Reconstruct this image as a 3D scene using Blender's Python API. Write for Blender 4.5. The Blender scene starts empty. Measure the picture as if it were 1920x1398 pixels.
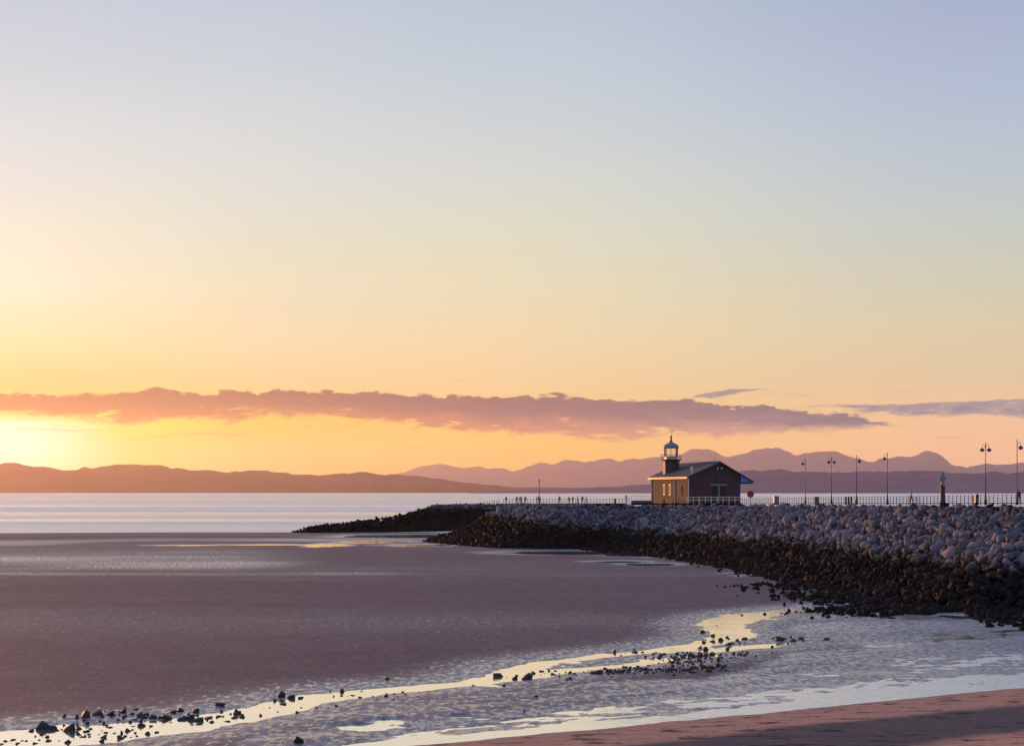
import bpy, math, random
import numpy as np
from mathutils import Vector, Matrix

random.seed(7)
rng = np.random.default_rng(11)
R = math.radians
scene = bpy.context.scene
col = scene.collection
CAMZ, FPX, HV = 8.0, 2800.0, 922.0      # eye height above the sand, focal length in photo pixels, horizon row

# ------------------------------------------------------------------ camera
cam_d = bpy.data.cameras.new('camera')
cam_d.sensor_width = 36.0
cam_d.lens = FPX / 1920 * 36
cam_d.shift_y = (HV - 699) / 1920
cam_d.clip_start = 0.5
cam_d.clip_end = 150000
cam = bpy.data.objects.new('camera', cam_d)
cam.location = (0, 0, CAMZ)
cam.rotation_euler = (R(90), 0, 0)
col.objects.link(cam)
scene.camera = cam

# ------------------------------------------------------------------ render / exposure
scene.view_settings.view_transform = 'Standard'
scene.view_settings.look = 'None'
scene.view_settings.exposure = 0.0
scene.view_settings.gamma = 1.0
scene.cycles.max_bounces = 6
scene.cycles.volume_bounces = 1
scene.cycles.use_denoising = True
scene.cycles.sample_clamp_indirect = 4.0

# ------------------------------------------------------------------ sun
SUN_AZ, SUN_EL = R(-34), R(4.0)
HAZE_DEN, HAZE_G, HAZE_TOP, HAZE_COL = 1.95e-5, 0.64, 1150.0, (1.0, 0.84, 0.78)
sun_dir = Vector((math.sin(SUN_AZ) * math.cos(SUN_EL), math.cos(SUN_AZ) * math.cos(SUN_EL), math.sin(SUN_EL)))
sd = bpy.data.lights.new('sun', 'SUN')
sd.energy = 5.0
sd.angle = R(0.6)
sd.color = (1.0, 0.40, 0.14)
sun = bpy.data.objects.new('sun', sd)
sun.rotation_euler = sun_dir.to_track_quat('Z', 'Y').to_euler()
col.objects.link(sun)

# ------------------------------------------------------------------ node helpers
class NT:
    def __init__(s, tree):
        s.t = tree; s.n = tree.nodes; s.l = tree.links
    def new(s, typ, **kw):
        nd = s.n.new(typ)
        for k, v in kw.items():
            setattr(nd, k, v)
        return nd
    def put(s, sock, v):
        if hasattr(v, 'is_output') or isinstance(v, bpy.types.NodeSocket):
            s.l.new(v, sock)
        elif v is not None:
            sock.default_value = v
    def math(s, op, a, b=None, c=None, clamp=False):
        nd = s.new('ShaderNodeMath', operation=op, use_clamp=clamp)
        s.put(nd.inputs[0], a); s.put(nd.inputs[1], b)
        if c is not None: s.put(nd.inputs[2], c)
        return nd.outputs[0]
    def step(s, v, lo, hi, a=0.0, b=1.0):
        nd = s.new('ShaderNodeMapRange', interpolation_type='SMOOTHSTEP')
        s.put(nd.inputs[0], v); s.put(nd.inputs[1], lo); s.put(nd.inputs[2], hi)
        nd.inputs[3].default_value = a; nd.inputs[4].default_value = b
        return nd.outputs[0]
    def lin(s, v, lo, hi, a=0.0, b=1.0):
        nd = s.new('ShaderNodeMapRange')
        s.put(nd.inputs[0], v); s.put(nd.inputs[1], lo); s.put(nd.inputs[2], hi)
        nd.inputs[3].default_value = a; nd.inputs[4].default_value = b
        return nd.outputs[0]
    def mix(s, f, a, b, mode='MIX'):
        nd = s.new('ShaderNodeMix', data_type='RGBA', blend_type=mode)
        s.put(nd.inputs[0], f); s.put(nd.inputs[6], a); s.put(nd.inputs[7], b)
        return nd.outputs[2]
    def ramp(s, f, stops):
        nd = s.new('ShaderNodeValToRGB')
        cr = nd.color_ramp
        while len(cr.elements) < len(stops): cr.elements.new(0.5)
        for e, (p, c) in zip(cr.elements, stops):
            e.position = p; e.color = c
        s.put(nd.inputs[0], f)
        return nd.outputs[0]
    def curve(s, f, pts):
        nd = s.new('ShaderNodeFloatCurve')
        c = nd.mapping.curves[0]
        nd.mapping.use_clip = False
        pts = sorted(pts)
        c.points[0].location = pts[0]; c.points[1].location = pts[-1]
        for p in pts[1:-1]: c.points.new(*p)
        for p in c.points: p.handle_type = 'VECTOR'
        nd.mapping.update()
        s.put(nd.inputs['Value'], f)
        return nd.outputs[0]
    def noise(s, vec, scale, detail=4, rough=0.55, dist=0.0):
        nd = s.new('ShaderNodeTexNoise')
        nd.inputs['Scale'].default_value = scale
        nd.inputs['Detail'].default_value = detail
        nd.inputs['Roughness'].default_value = rough
        nd.inputs['Distortion'].default_value = dist
        if vec is not None: s.l.new(vec, nd.inputs['Vector'])
        return nd.outputs[0]
    def scaled(s, vec, sc, off=(0, 0, 0)):
        nd = s.new('ShaderNodeMapping')
        nd.inputs['Scale'].default_value = sc
        nd.inputs['Location'].default_value = off
        s.l.new(vec, nd.inputs['Vector'])
        return nd.outputs[0]

def lin1(c):
    c /= 255.0
    return c / 12.92 if c <= 0.04045 else ((c + 0.055) / 1.055) ** 2.4
def srgb(r, g, b, k=1.0):
    return (lin1(r) * k, lin1(g) * k, lin1(b) * k, 1.0)

# ------------------------------------------------------------------ world: sunset sky with a low cloud bank
world = bpy.data.worlds.new('World')
scene.world = world
world.use_nodes = True
W = NT(world.node_tree)
W.n.clear()
wout = W.new('ShaderNodeOutputWorld')
bg = W.new('ShaderNodeBackground')
W.l.new(bg.outputs[0], wout.inputs[0])
tc = W.new('ShaderNodeTexCoord')
dirv = tc.outputs['Generated']
sep = W.new('ShaderNodeSeparateXYZ'); W.l.new(dirv, sep.inputs[0])
el = W.math('ARCSINE', sep.outputs[2])
az = W.math('ARCTAN2', sep.outputs[0], sep.outputs[1])
dl = W.math('ABSOLUTE', W.math('WRAP', W.math('SUBTRACT', az, SUN_AZ), math.pi, -math.pi))
HALF = math.pi / 2
def el_of(v, u=960):
    return math.atan((HV - v) / FPX * math.cos(math.atan((u - 960) / FPX)))
te = W.math('DIVIDE', el, HALF, clamp=True)
def behind(c, u, v):
    # the sky lies beyond the haze: take off the light the haze adds on the way and give back what it absorbs
    e = max(el_of(v, u), 0.02); a = math.atan((u - 960) / FPX)
    tau = HAZE_DEN * min(HAZE_TOP / math.sin(e), 42000); T = math.exp(-tau)
    ct_ = math.sin(e) * math.sin(SUN_EL) + math.cos(e) * math.cos(SUN_EL) * math.cos(a - SUN_AZ)
    ph = (1 - HAZE_G ** 2) / (4 * math.pi * (1 + HAZE_G ** 2 - 2 * HAZE_G * ct_) ** 1.5)
    amb = (0.50, 0.42, 0.36)
    out = [min(max((c[i] - (1 - T) * HAZE_COL[i] * (0.85 * sd.energy * sd.color[i] * ph * 0.85 + 0.62 * amb[i])) / T, 0.012 if i < 2 else 0.0), 1.5) for i in range(3)]
    return (*out, 1.0)
def hsrgb(u, v, r, g, b_): return behind(srgb(r, g, b_), u, v)
def sky_ramp(cols, top, u, k=1.0):
    st = [(el_of(v, u) / HALF, behind(srgb(*c, k), u, v)) for v, c in cols]
    st.append((0.45, srgb(*top, k))); st.append((1.0, srgb(*[x * 0.86 for x in top], k)))
    st.sort(key=lambda e: e[0])
    return W.ramp(te, st)
r0 = sky_ramp([(0, (203, 207, 222)), (120, (212, 214, 219)), (230, (224, 223, 223)), (330, (234, 226, 218)), (430, (245, 232, 212)),
               (540, (252, 236, 206)), (640, (252, 228, 170)), (720, (250, 210, 135)), (775, (255, 218, 120)), (795, (255, 250, 205)), (840, (255, 252, 215)), (922, (255, 240, 150))], (160, 176, 208), 0)
r05 = sky_ramp([(0, (200, 206, 220)), (120, (208, 212, 218)), (230, (220, 220, 220)), (330, (229, 224, 216)), (430, (238, 228, 206)),
               (540, (246, 228, 196)), (640, (250, 222, 170)), (720, (250, 208, 140)), (775, (254, 212, 100)), (800, (255, 222, 70)), (840, (253, 214, 40)), (922, (250, 205, 40))], (156, 173, 207), 250)
r1 = sky_ramp([(0, (198, 204, 218)), (120, (205, 211, 217)), (230, (216, 217, 217)), (330, (224, 221, 214)), (430, (231, 223, 202)),
               (540, (240, 222, 188)), (640, (248, 217, 172)), (720, (250, 207, 148)), (775, (252, 200, 100)), (830, (253, 200, 62)), (922, (250, 185, 60))], (152, 170, 206), 480)
r2 = sky_ramp([(0, (189, 199, 213)), (120, (197, 206, 216)), (230, (207, 211, 213)), (330, (216, 216, 208)), (430, (224, 219, 197)),
               (540, (234, 217, 182)), (640, (241, 212, 168)), (720, (244, 204, 150)), (775, (248, 196, 125)), (840, (252, 190, 100)), (922, (248, 175, 85))], (146, 164, 204), 960)
r3 = sky_ramp([(0, (171, 180, 206)), (150, (180, 190, 211)), (300, (190, 199, 206)), (400, (199, 203, 198)), (500, (209, 204, 184)),
               (600, (220, 203, 168)), (700, (226, 196, 156)), (800, (240, 188, 142)), (870, (242, 182, 138)), (922, (225, 165, 130))], (138, 156, 200), 1920)
r4 = sky_ramp([(0, (150, 160, 192)), (300, (170, 170, 190)), (600, (186, 168, 175)), (800, (180, 155, 168)), (922, (160, 142, 165))], (128, 146, 194), 1920)
sky = W.mix(W.step(dl, 0.27, 0.35), r0, r05)
sky = W.mix(W.step(dl, 0.35, 0.43), sky, r1)
sky = W.mix(W.step(dl, 0.424, 0.593), sky, r2)
sky = W.mix(W.step(dl, 0.593, 0.924), sky, r3)
sky = W.mix(W.step(dl, 1.05, 2.5), sky, r4)
nish = W.new('ShaderNodeTexSky', sky_type='NISHITA')
nish.sun_disc = False
nish.sun_elevation = SUN_EL
nish.sun_rotation = SUN_AZ
nish.altitude = 10; nish.air_density = 1.0; nish.dust_density = 1.5; nish.ozone_density = 1.5
nsk = W.mix(1.0, nish.outputs[0], (0.10, 0.10, 0.10, 1), 'MULTIPLY')
sky = W.mix(0.05, sky, nsk)

# cloud bank: upper and lower outline over azimuth, broken up with noise
A0, A1 = -0.42, 0.42
ta = W.lin(az, A0, A1)
def az_of(u): return math.atan((u - 960) / FPX)
def edge(pts):
    return [((az_of(u) - A0) / (A1 - A0), el_of(v, u) * 8) for u, v in pts]
def ecurve(pts): return W.math('DIVIDE', W.curve(ta, edge(pts)), 8.0)
T1 = ecurve([(-180, 736), (0, 734), (100, 739), (200, 738), (300, 731), (390, 738), (430, 733), (500, 731), (640, 734), (690, 729), (760, 740), (850, 742), (960, 743),
             (1040, 740), (1100, 748), (1200, 750), (1290, 748), (1340, 759), (1460, 763), (1490, 771), (1560, 772), (1640, 784), (1700, 797), (1760, 812), (2080, 812)])
B1 = ecurve([(-180, 776), (0, 779), (100, 783), (170, 791), (250, 795), (300, 788), (420, 785), (500, 781), (600, 783), (650, 789), (750, 798), (850, 808), (960, 815),
             (1050, 820), (1150, 823), (1250, 820), (1400, 815), (1500, 814), (1600, 810), (1700, 801), (1760, 800), (2080, 800)])
dsc = W.scaled(dirv, (1, 1, 2.6))
nA = W.math('SUBTRACT', W.noise(dsc, 85, 4, 0.5), 0.5)
nB = W.math('SUBTRACT', W.noise(dsc, 26, 6, 0.62, 0.5), 0.5)
nC = W.noise(W.scaled(dirv, (1, 1, 4.5)), 34, 5, 0.6)
top1 = W.step(W.math('SUBTRACT', W.math('ADD', T1, W.math('MULTIPLY', nA, 0.013)), el), -0.0004, 0.0014)
bot1 = W.step(W.math('SUBTRACT', el, W.math('ADD', B1, W.math('MULTIPLY', nB, 0.020))), -0.0020, 0.0040)
p1 = W.lin(el, B1, T1)
hole = W.step(W.math('ADD', nC, W.math('MULTIPLY', p1, 0.32)), 0.39, 0.54)
den1 = W.math('MULTIPLY', W.math('MULTIPLY', top1, bot1), hole)
# thin streaks to the right and the small lens above
T2 = ecurve([(1440, 765), (1540, 757), (1600, 756), (1700, 755), (1800, 751), (1920, 746), (2080, 744)])
B2 = ecurve([(1440, 770), (1540, 763), (1640, 773), (1700, 779), (1780, 778), (1850, 776), (1920, 781), (2080, 784)])
nD = W.math('SUBTRACT', W.noise(W.scaled(dirv, (1, 1, 7)), 40, 5, 0.6), 0.5)
den2 = W.math('MULTIPLY', W.step(W.math('SUBTRACT', W.math('ADD', T2, W.math('MULTIPLY', nA, 0.004)), el), 0, 0.0014),
              W.step(W.math('SUBTRACT', el, W.math('ADD', B2, W.math('MULTIPLY', nD, 0.010))), -0.001, 0.002))
den2 = W.math('MULTIPLY', den2, W.step(az, az_of(1430), az_of(1600)))
den2 = W.math('MULTIPLY', den2, W.step(nD, -0.24, -0.10))
T3 = ecurve([(1270, 750), (1300, 741), (1340, 733), (1370, 728), (1400, 728), (1440, 728), (1470, 733)])
B3 = ecurve([(1270, 744), (1300, 746), (1340, 746), (1370, 741), (1400, 735), (1440, 732), (1470, 729)])
den3 = W.math('MULTIPLY', W.step(W.math('SUBTRACT', W.math('ADD', T3, W.math('MULTIPLY', nA, 0.003)), el), 0, 0.0010),
              W.step(W.math('SUBTRACT', el, W.math('ADD', B3, W.math('MULTIPLY', nA, 0.004))), -0.0002, 0.0012))
den3 = W.math('MULTIPLY', den3, W.math('MULTIPLY', W.step(az, az_of(1275), az_of(1310)), W.step(az, az_of(1470), az_of(1420))))
# faint wisps under and over the bank
nW = W.noise(W.scaled(dirv, (1, 1, 12)), 16, 5, 0.6)
wis = W.math('MULTIPLY', W.step(nW, 0.56, 0.72), W.math('MULTIPLY', W.step(el, 0.022, 0.032), W.step(el, 0.082, 0.062)))
wis = W.math('MULTIPLY', wis, 0.38)
t0 = W.lin(az, az_of(0), az_of(960)); t1 = W.lin(az, az_of(900), az_of(1700))
cb = W.mix(t1, W.mix(t0, hsrgb(0, 775, 248, 165, 95), hsrgb(960, 800, 212, 140, 108)), hsrgb(1600, 800, 200, 155, 142))
ct = W.mix(t1, W.mix(t0, hsrgb(0, 745, 198, 136, 104), hsrgb(960, 755, 128, 116, 110)), hsrgb(1600, 775, 120, 117, 123))
cc = W.mix(W.step(W.math('ADD', p1, W.math('MULTIPLY', nB, 0.9)), 0.12, 0.62), cb, ct)
cc = W.mix(W.math('MULTIPLY', W.step(nC, 0.40, 0.66), 0.16), cc, cb)
cc2 = W.mix(W.step(nA, -0.2, 0.2), hsrgb(1700, 765, 128, 124, 140), hsrgb(1700, 765, 178, 150, 145))
sky = W.mix(wis, sky, cb)
sky = W.mix(W.math('MULTIPLY', den2, 0.85), sky, cc2)
sky = W.mix(W.math('MULTIPLY', den3, 0.9), sky, cc2)
sky = W.mix(W.math('MULTIPLY', den1, 0.95), sky, cc)
W.l.new(sky, bg.inputs[0])
bg.inputs[1].default_value = 1.0

# ------------------------------------------------------------------ object helpers
def tag(o, label=None, cat=None, group=None, kind=None):
    if label: o['label'] = label
    if cat: o['category'] = cat
    if group: o['group'] = group
    if kind: o['kind'] = kind
    return o
def link(o, parent=None):
    col.objects.link(o)
    if parent: o.parent = parent
    return o
def empty(name, loc=(0, 0, 0), rz=0.0):
    o = bpy.data.objects.new(name, None)
    o.empty_display_size = 0.3
    o.location = loc; o.rotation_euler = (0, 0, rz)
    return link(o)
class MB:
    def __init__(s): s.v = []; s.f = []
    def add(s, vs, fs):
        b = len(s.v); s.v += [tuple(v) for v in vs]; s.f += [tuple(i + b for i in f) for f in fs]; return s
    def box(s, x0, x1, y0, y1, z0, z1):
        return s.add([(x0, y0, z0), (x1, y0, z0), (x1, y1, z0), (x0, y1, z0), (x0, y0, z1), (x1, y0, z1), (x1, y1, z1), (x0, y1, z1)],
                     [(0, 3, 2, 1), (4, 5, 6, 7), (0, 1, 5, 4), (1, 2, 6, 5), (2, 3, 7, 6), (3, 0, 4, 7)])
    def lathe(s, prof, n=16, c=(0, 0), rot=0.0):
        vs = []; fs = []
        for r, z in prof:
            for k in range(n):
                a = 2 * math.pi * k / n + rot
                vs.append((c[0] + r * math.cos(a), c[1] + r * math.sin(a), z))
        for i in range(len(prof) - 1):
            for k in range(n):
                fs.append((i * n + k, i * n + (k + 1) % n, (i + 1) * n + (k + 1) % n, (i + 1) * n + k))
        fs.append(tuple(range(n))[::-1]); fs.append(tuple((len(prof) - 1) * n + k for k in range(n)))
        return s.add(vs, fs)
    def tube(s, pts, r, n=8):
        pts = [Vector(p) for p in pts]
        rs = r if isinstance(r, (list, tuple)) else [r] * len(pts)
        vs = []; fs = []
        for i, p in enumerate(pts):
            d = (pts[min(i + 1, len(pts) - 1)] - pts[max(i - 1, 0)]).normalized()
            a = d.cross(Vector((0, 0, 1)))
            if a.length < 1e-3: a = Vector((1, 0, 0))
            a.normalize(); b = d.cross(a)
            for k in range(n):
                t = 2 * math.pi * k / n
                vs.append(p + rs[i] * (math.cos(t) * a + math.sin(t) * b))
        for i in range(len(pts) - 1):
            for k in range(n):
                fs.append((i * n + k, (i + 1) * n + k, (i + 1) * n + (k + 1) % n, i * n + (k + 1) % n))
        fs.append(tuple(range(n))); fs.append(tuple((len(pts) - 1) * n + k for k in range(n))[::-1])
        return s.add(vs, fs)
    def prism(s, poly, y0, y1):           # polygon in xz, extruded along y
        n = len(poly)
        vs = [(x, y0, z) for x, z in poly] + [(x, y1, z) for x, z in poly]
        fs = [tuple(range(n)), tuple(range(n, 2 * n))[::-1]]
        for i in range(n):
            j = (i + 1) % n
            fs.append((i, i + n, j + n, j))
        return s.add(vs, fs)
    def mesh(s, name, mat, smooth=False):
        me = bpy.data.meshes.new(name)
        me.from_pydata(s.v, [], s.f); me.validate(); me.update()
        if mat: me.materials.append(mat)
        if smooth:
            for p in me.polygons: p.use_smooth = True
        return me
    def build(s, name, mat, parent=None, smooth=False):
        return link(bpy.data.objects.new(name, s.mesh(name, mat, smooth)), parent)
def np_mesh(name, verts, faces, mat=None, smooth=False):
    me = bpy.data.meshes.new(name)
    verts = np.asarray(verts, np.float32); faces = np.asarray(faces, np.int32)
    nf, k = faces.shape
    me.vertices.add(len(verts)); me.vertices.foreach_set('co', verts.ravel())
    me.loops.add(nf * k); me.loops.foreach_set('vertex_index', faces.ravel())
    me.polygons.add(nf)
    me.polygons.foreach_set('loop_start', np.arange(0, nf * k, k, dtype=np.int32))
    me.polygons.foreach_set('loop_total', np.full(nf, k, np.int32))
    if smooth: me.polygons.foreach_set('use_smooth', np.ones(nf, bool))
    me.update(calc_edges=True)
    if mat: me.materials.append(mat)
    return me
def shared(name, me, parent, loc=(0, 0, 0), rot=(0, 0, 0), sc=(1, 1, 1)):
    o = bpy.data.objects.new(name, me)
    o.location = loc; o.rotation_euler = rot; o.scale = sc
    return link(o, parent)

# value noise for terrain
_perm = rng.random((256, 256)).astype(np.float64)
def vnoise(x, y):
    xi = np.floor(x).astype(np.int64); yi = np.floor(y).astype(np.int64)
    fx = x - xi; fy = y - yi
    fx = fx * fx * (3 - 2 * fx); fy = fy * fy * (3 - 2 * fy)
    a = _perm[xi & 255, yi & 255]; b = _perm[(xi + 1) & 255, yi & 255]
    c = _perm[xi & 255, (yi + 1) & 255]; d = _perm[(xi + 1) & 255, (yi + 1) & 255]
    return (a * (1 - fx) + b * fx) * (1 - fy) + (c * (1 - fx) + d * fx) * fy
def fbm(x, y, o=4, g=0.5):
    s = 0; a = 1; t = 0
    for i in range(o):
        s = s + a * vnoise(x * 2 ** i + 17.3 * i, y * 2 ** i + 9.1 * i); t += a; a *= g
    return s / t - 0.5
def sstep(x, a, b):
    t = np.clip((x - a) / (b - a), 0, 1); return t * t * (3 - 2 * t)
def gpt(u, v, z=0.0):
    d = (CAMZ - z) * FPX / (v - HV)
    return ((u - 960) / FPX * d, d)
def seg_dist(px, py, pts):
    best = np.full(px.shape, 1e9); tt = np.zeros(px.shape); idx = np.zeros(px.shape, int)
    for i in range(len(pts) - 1):
        ax, ay = pts[i][:2]; bx, by = pts[i + 1][:2]
        dx, dy = bx - ax, by - ay
        t = np.clip(((px - ax) * dx + (py - ay) * dy) / (dx * dx + dy * dy + 1e-9), 0, 1)
        d = np.hypot(px - ax - t * dx, py - ay - t * dy)
        m = d < best
        best[m] = d[m]; tt[m] = t[m]; idx[m] = i
    return best, idx, tt
def inside(px, py, poly):
    r = np.zeros(px.shape, bool)
    n = len(poly)
    for i in range(n):
        x0, y0 = poly[i]; x1, y1 = poly[(i + 1) % n]
        c = ((y0 > py) != (y1 > py)) & (px < (x1 - x0) * (py - y0) / (y1 - y0 + 1e-12) + x0)
        r ^= c
    return r
def sdf(px, py, poly):
    d, i, t = seg_dist(px, py, list(poly) + [poly[0]])
    return np.where(inside(px, py, poly), d, -d), i

# ------------------------------------------------------------------ materials
def new_mat(name):
    m = bpy.data.materials.new(name); m.use_nodes = True
    t = NT(m.node_tree)
    return m, t, t.n['Principled BSDF'], t.n['Material Output']
def plain(name, rgb, rough=0.6, metal=0.0, var=0.12, scale=6.0, spec=0.5):
    m, t, b, o = new_mat(name)
    tc = t.new('ShaderNodeTexCoord')
    n = t.noise(tc.outputs['Object'], scale, 5, 0.6)
    c = t.mix(n, tuple(x * (1 - var * 2) for x in rgb) + (1,), tuple(min(1, x * (1 + var * 2)) for x in rgb) + (1,))
    t.l.new(c, b.inputs['Base Color'])
    b.inputs['Roughness'].default_value = rough
    b.inputs['Metallic'].default_value = metal
    b.inputs['Specular IOR Level'].default_value = spec
    return m

# sand: wetness painted per vertex (how much water the sand holds), dry on the upper beach
m_sand, t, b, o = new_mat('sand')
geo = t.new('ShaderNodeNewGeometry'); pos = geo.outputs['Position']
aw = t.new('ShaderNodeAttribute', attribute_name='wet'); wet = aw.outputs['Fac']
ad = t.new('ShaderNodeAttribute', attribute_name='dry'); dry = ad.outputs['Fac']
n1 = t.noise(t.scaled(pos, (0.35, 1.0, 1.0)), 0.12, 5, 0.55)
n2 = t.noise(pos, 9.0, 5, 0.7)
n3 = t.noise(t.scaled(pos, (0.5, 1.6, 1.0)), 1.6, 5, 0.6)
cw = t.mix(n1, (0.122, 0.086, 0.106, 1), (0.245, 0.174, 0.206, 1))
cw = t.mix(t.math('MULTIPLY', wet, 0.5), cw, (0.075, 0.062, 0.070, 1))
cd = t.mix(n3, (0.55, 0.30, 0.22, 1), (0.70, 0.40, 0.30, 1))  # low sun's pink warmth is put into the dry sand colour
a_shade = t.new('ShaderNodeAttribute', attribute_name='trough_shade')
cd = t.mix(a_shade.outputs['Fac'], cd, t.mix(n3, (0.10, 0.085, 0.095, 1), (0.17, 0.14, 0.15, 1)))  # shade behind the berm, painted as a dark band
cd = t.mix(t.step(n2, 0.58, 0.70), cd, (0.16, 0.11, 0.10, 1))
cd = t.mix(t.math('MULTIPLY', t.step(t.noise(t.scaled(pos, (0.28, 1.1, 1), (2, 1, 0)), 2.2, 5, 0.65), 0.50, 0.62), 0.4), cd, (0.26, 0.15, 0.12, 1))
weed = t.math('MULTIPLY', t.step(t.noise(t.scaled(pos, (0.7, 1.5, 1)), 0.9, 6, 0.7), 0.555, 0.62), dry)
cd = t.mix(weed, cd, (0.04, 0.03, 0.03, 1))
film = t.math('MULTIPLY', t.lin(wet, 0.45, 1.0, 0.0, 0.80), t.lin(t.noise(t.scaled(pos, (4.5, 2.2, 1.0), (1, 7, 0)), 1.0, 4, 0.7), 0.36, 0.62, 0.45, 1.15))
cw = t.mix(film, cw, (0.58, 0.58, 0.70, 1))  # wet film, with bluish sky reflection tinted into its colour
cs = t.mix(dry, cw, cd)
t.l.new(t.math('MULTIPLY', film, t.math('SUBTRACT', 1.0, dry)), b.inputs['Metallic'])
cs = t.mix(t.step(n2, 0.3, 0.75), t.mix(0.25, cs, (0.0, 0.0, 0.0, 1)), cs)
ng = t.noise(t.scaled(pos, (1.0, 0.75, 1.0), (3, 9, 0)), 3.4, 4, 0.75)
ngl = t.noise(t.scaled(pos, (0.6, 1.0, 1.0), (8, 2, 0)), 0.45, 4, 0.65)
cs = t.mix(t.math('MULTIPLY', t.step(ng, 0.38, 0.60, 0.42, 0.0), t.lin(dry, 0, 1, 1.0, 0.35)), cs, (0.035, 0.028, 0.036, 1))
cs = t.mix(t.math('MULTIPLY', t.step(ngl, 0.52, 0.68, 0.0, 0.22), t.lin(dry, 0, 1, 1.0, 0.0)), cs, (0.26, 0.20, 0.24, 1))
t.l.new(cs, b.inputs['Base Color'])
nsp = t.noise(t.scaled(pos, (3.2, 1.7, 1.0), (5, 3, 0)), 1.0, 4, 0.65)
spk = t.step(t.math('ADD', nsp, t.math('MULTIPLY', wet, 0.22)), 0.63, 0.74)
rg = t.math('ADD', t.math('MULTIPLY', t.lin(wet, 0, 1, 0.80, 0.36), t.lin(spk, 0, 1, 1.0, 0.45)), t.math('MULTIPLY', t.math('SUBTRACT', n3, 0.5), 0.25))
t.l.new(rg, b.inputs['Roughness'])
t.l.new(t.math('ADD', t.lin(wet, 0, 1, 0.12, 0.85), t.math('MULTIPLY', spk, 0.4)), b.inputs['Specular IOR Level'])
t.l.new(t.math('ADD', t.math('MULTIPLY', spk, t.lin(wet, 0.2, 0.55, 0.03, 0.40)), 0.0), b.inputs['Coat Weight'])
b.inputs['Coat Roughness'].default_value = 0.22
b.inputs['Coat IOR'].default_value = 1.9
bmp = t.new('ShaderNodeBump'); bmp.inputs['Strength'].default_value = 0.85; bmp.inputs['Distance'].default_value = 0.07
rip = t.noise(t.scaled(pos, (1.6, 2.6, 1.0)), 1.0, 5, 0.65)
t.l.new(t.math('ADD', t.math('MULTIPLY', rip, 1.0), t.math('ADD', t.math('MULTIPLY', ng, 0.9), t.math('MULTIPLY', n2, 0.5))), bmp.inputs['Height'])
t.l.new(bmp.outputs[0], b.inputs['Normal'])

def water_mat(name, scale, rough, strength, base, streak, film, ruffle=False):
    m, t, b, o = new_mat(name)
    geo = t.new('ShaderNodeNewGeometry'); pos = geo.outputs['Position']
    st = t.noise(t.scaled(pos, streak), 1.0, 5, 0.6)
    b.inputs['Base Color'].default_value = base
    rv_ = t.lin(st, 0.3, 0.7, rough[0], rough[1]); bv_ = t.lin(st, 0.3, 0.7, strength[0], strength[1])
    if ruffle:      # wind-ruffled shallows along the foot of the beach
        sx = t.new('ShaderNodeSeparateXYZ'); t.l.new(pos, sx.inputs[0])
        xm = t.step(sx.outputs[0], 0.0, 9.0)
        sb = t.math('ADD', t.math('SUBTRACT', t.math('MULTIPLY', sx.outputs[0], 0.502), t.math('MULTIPLY', sx.outputs[1], 0.865)), 42.0)
        mk = t.math('MULTIPLY', xm, t.step(t.math('ADD', sb, t.math('MULTIPLY', st, 6.0)), -14, -4))
        rv_ = t.math('ADD', rv_, t.math('MULTIPLY', mk, 0.17)); bv_ = t.math('ADD', bv_, t.math('MULTIPLY', mk, 0.5))
    t.l.new(rv_, b.inputs['Roughness'])
    b.inputs['IOR'].default_value = 1.333
    b.inputs['Metallic'].default_value = film
    bp = t.new('ShaderNodeBump'); bp.inputs['Distance'].default_value = 0.1
    t.l.new(bv_, bp.inputs['Strength'])
    w = t.noise(t.scaled(pos, scale), 1.0, 3, 0.5)
    t.l.new(w, bp.inputs['Height'])
    t.l.new(bp.outputs[0], b.inputs['Normal'])
    return m
m_sea = water_mat('sea_water', (0.08, 0.3, 1), (0.08, 0.62), (0.0, 0.07), (0.76, 0.74, 0.72, 1), (0.0009, 0.010, 1), 0.55)
m_stream = water_mat('stream_water', (1.5, 3.0, 1), (0.04, 0.10), (0.04, 0.12), (0.88, 0.86, 0.84, 1), (0.2, 0.6, 1), 0.90, True)

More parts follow.
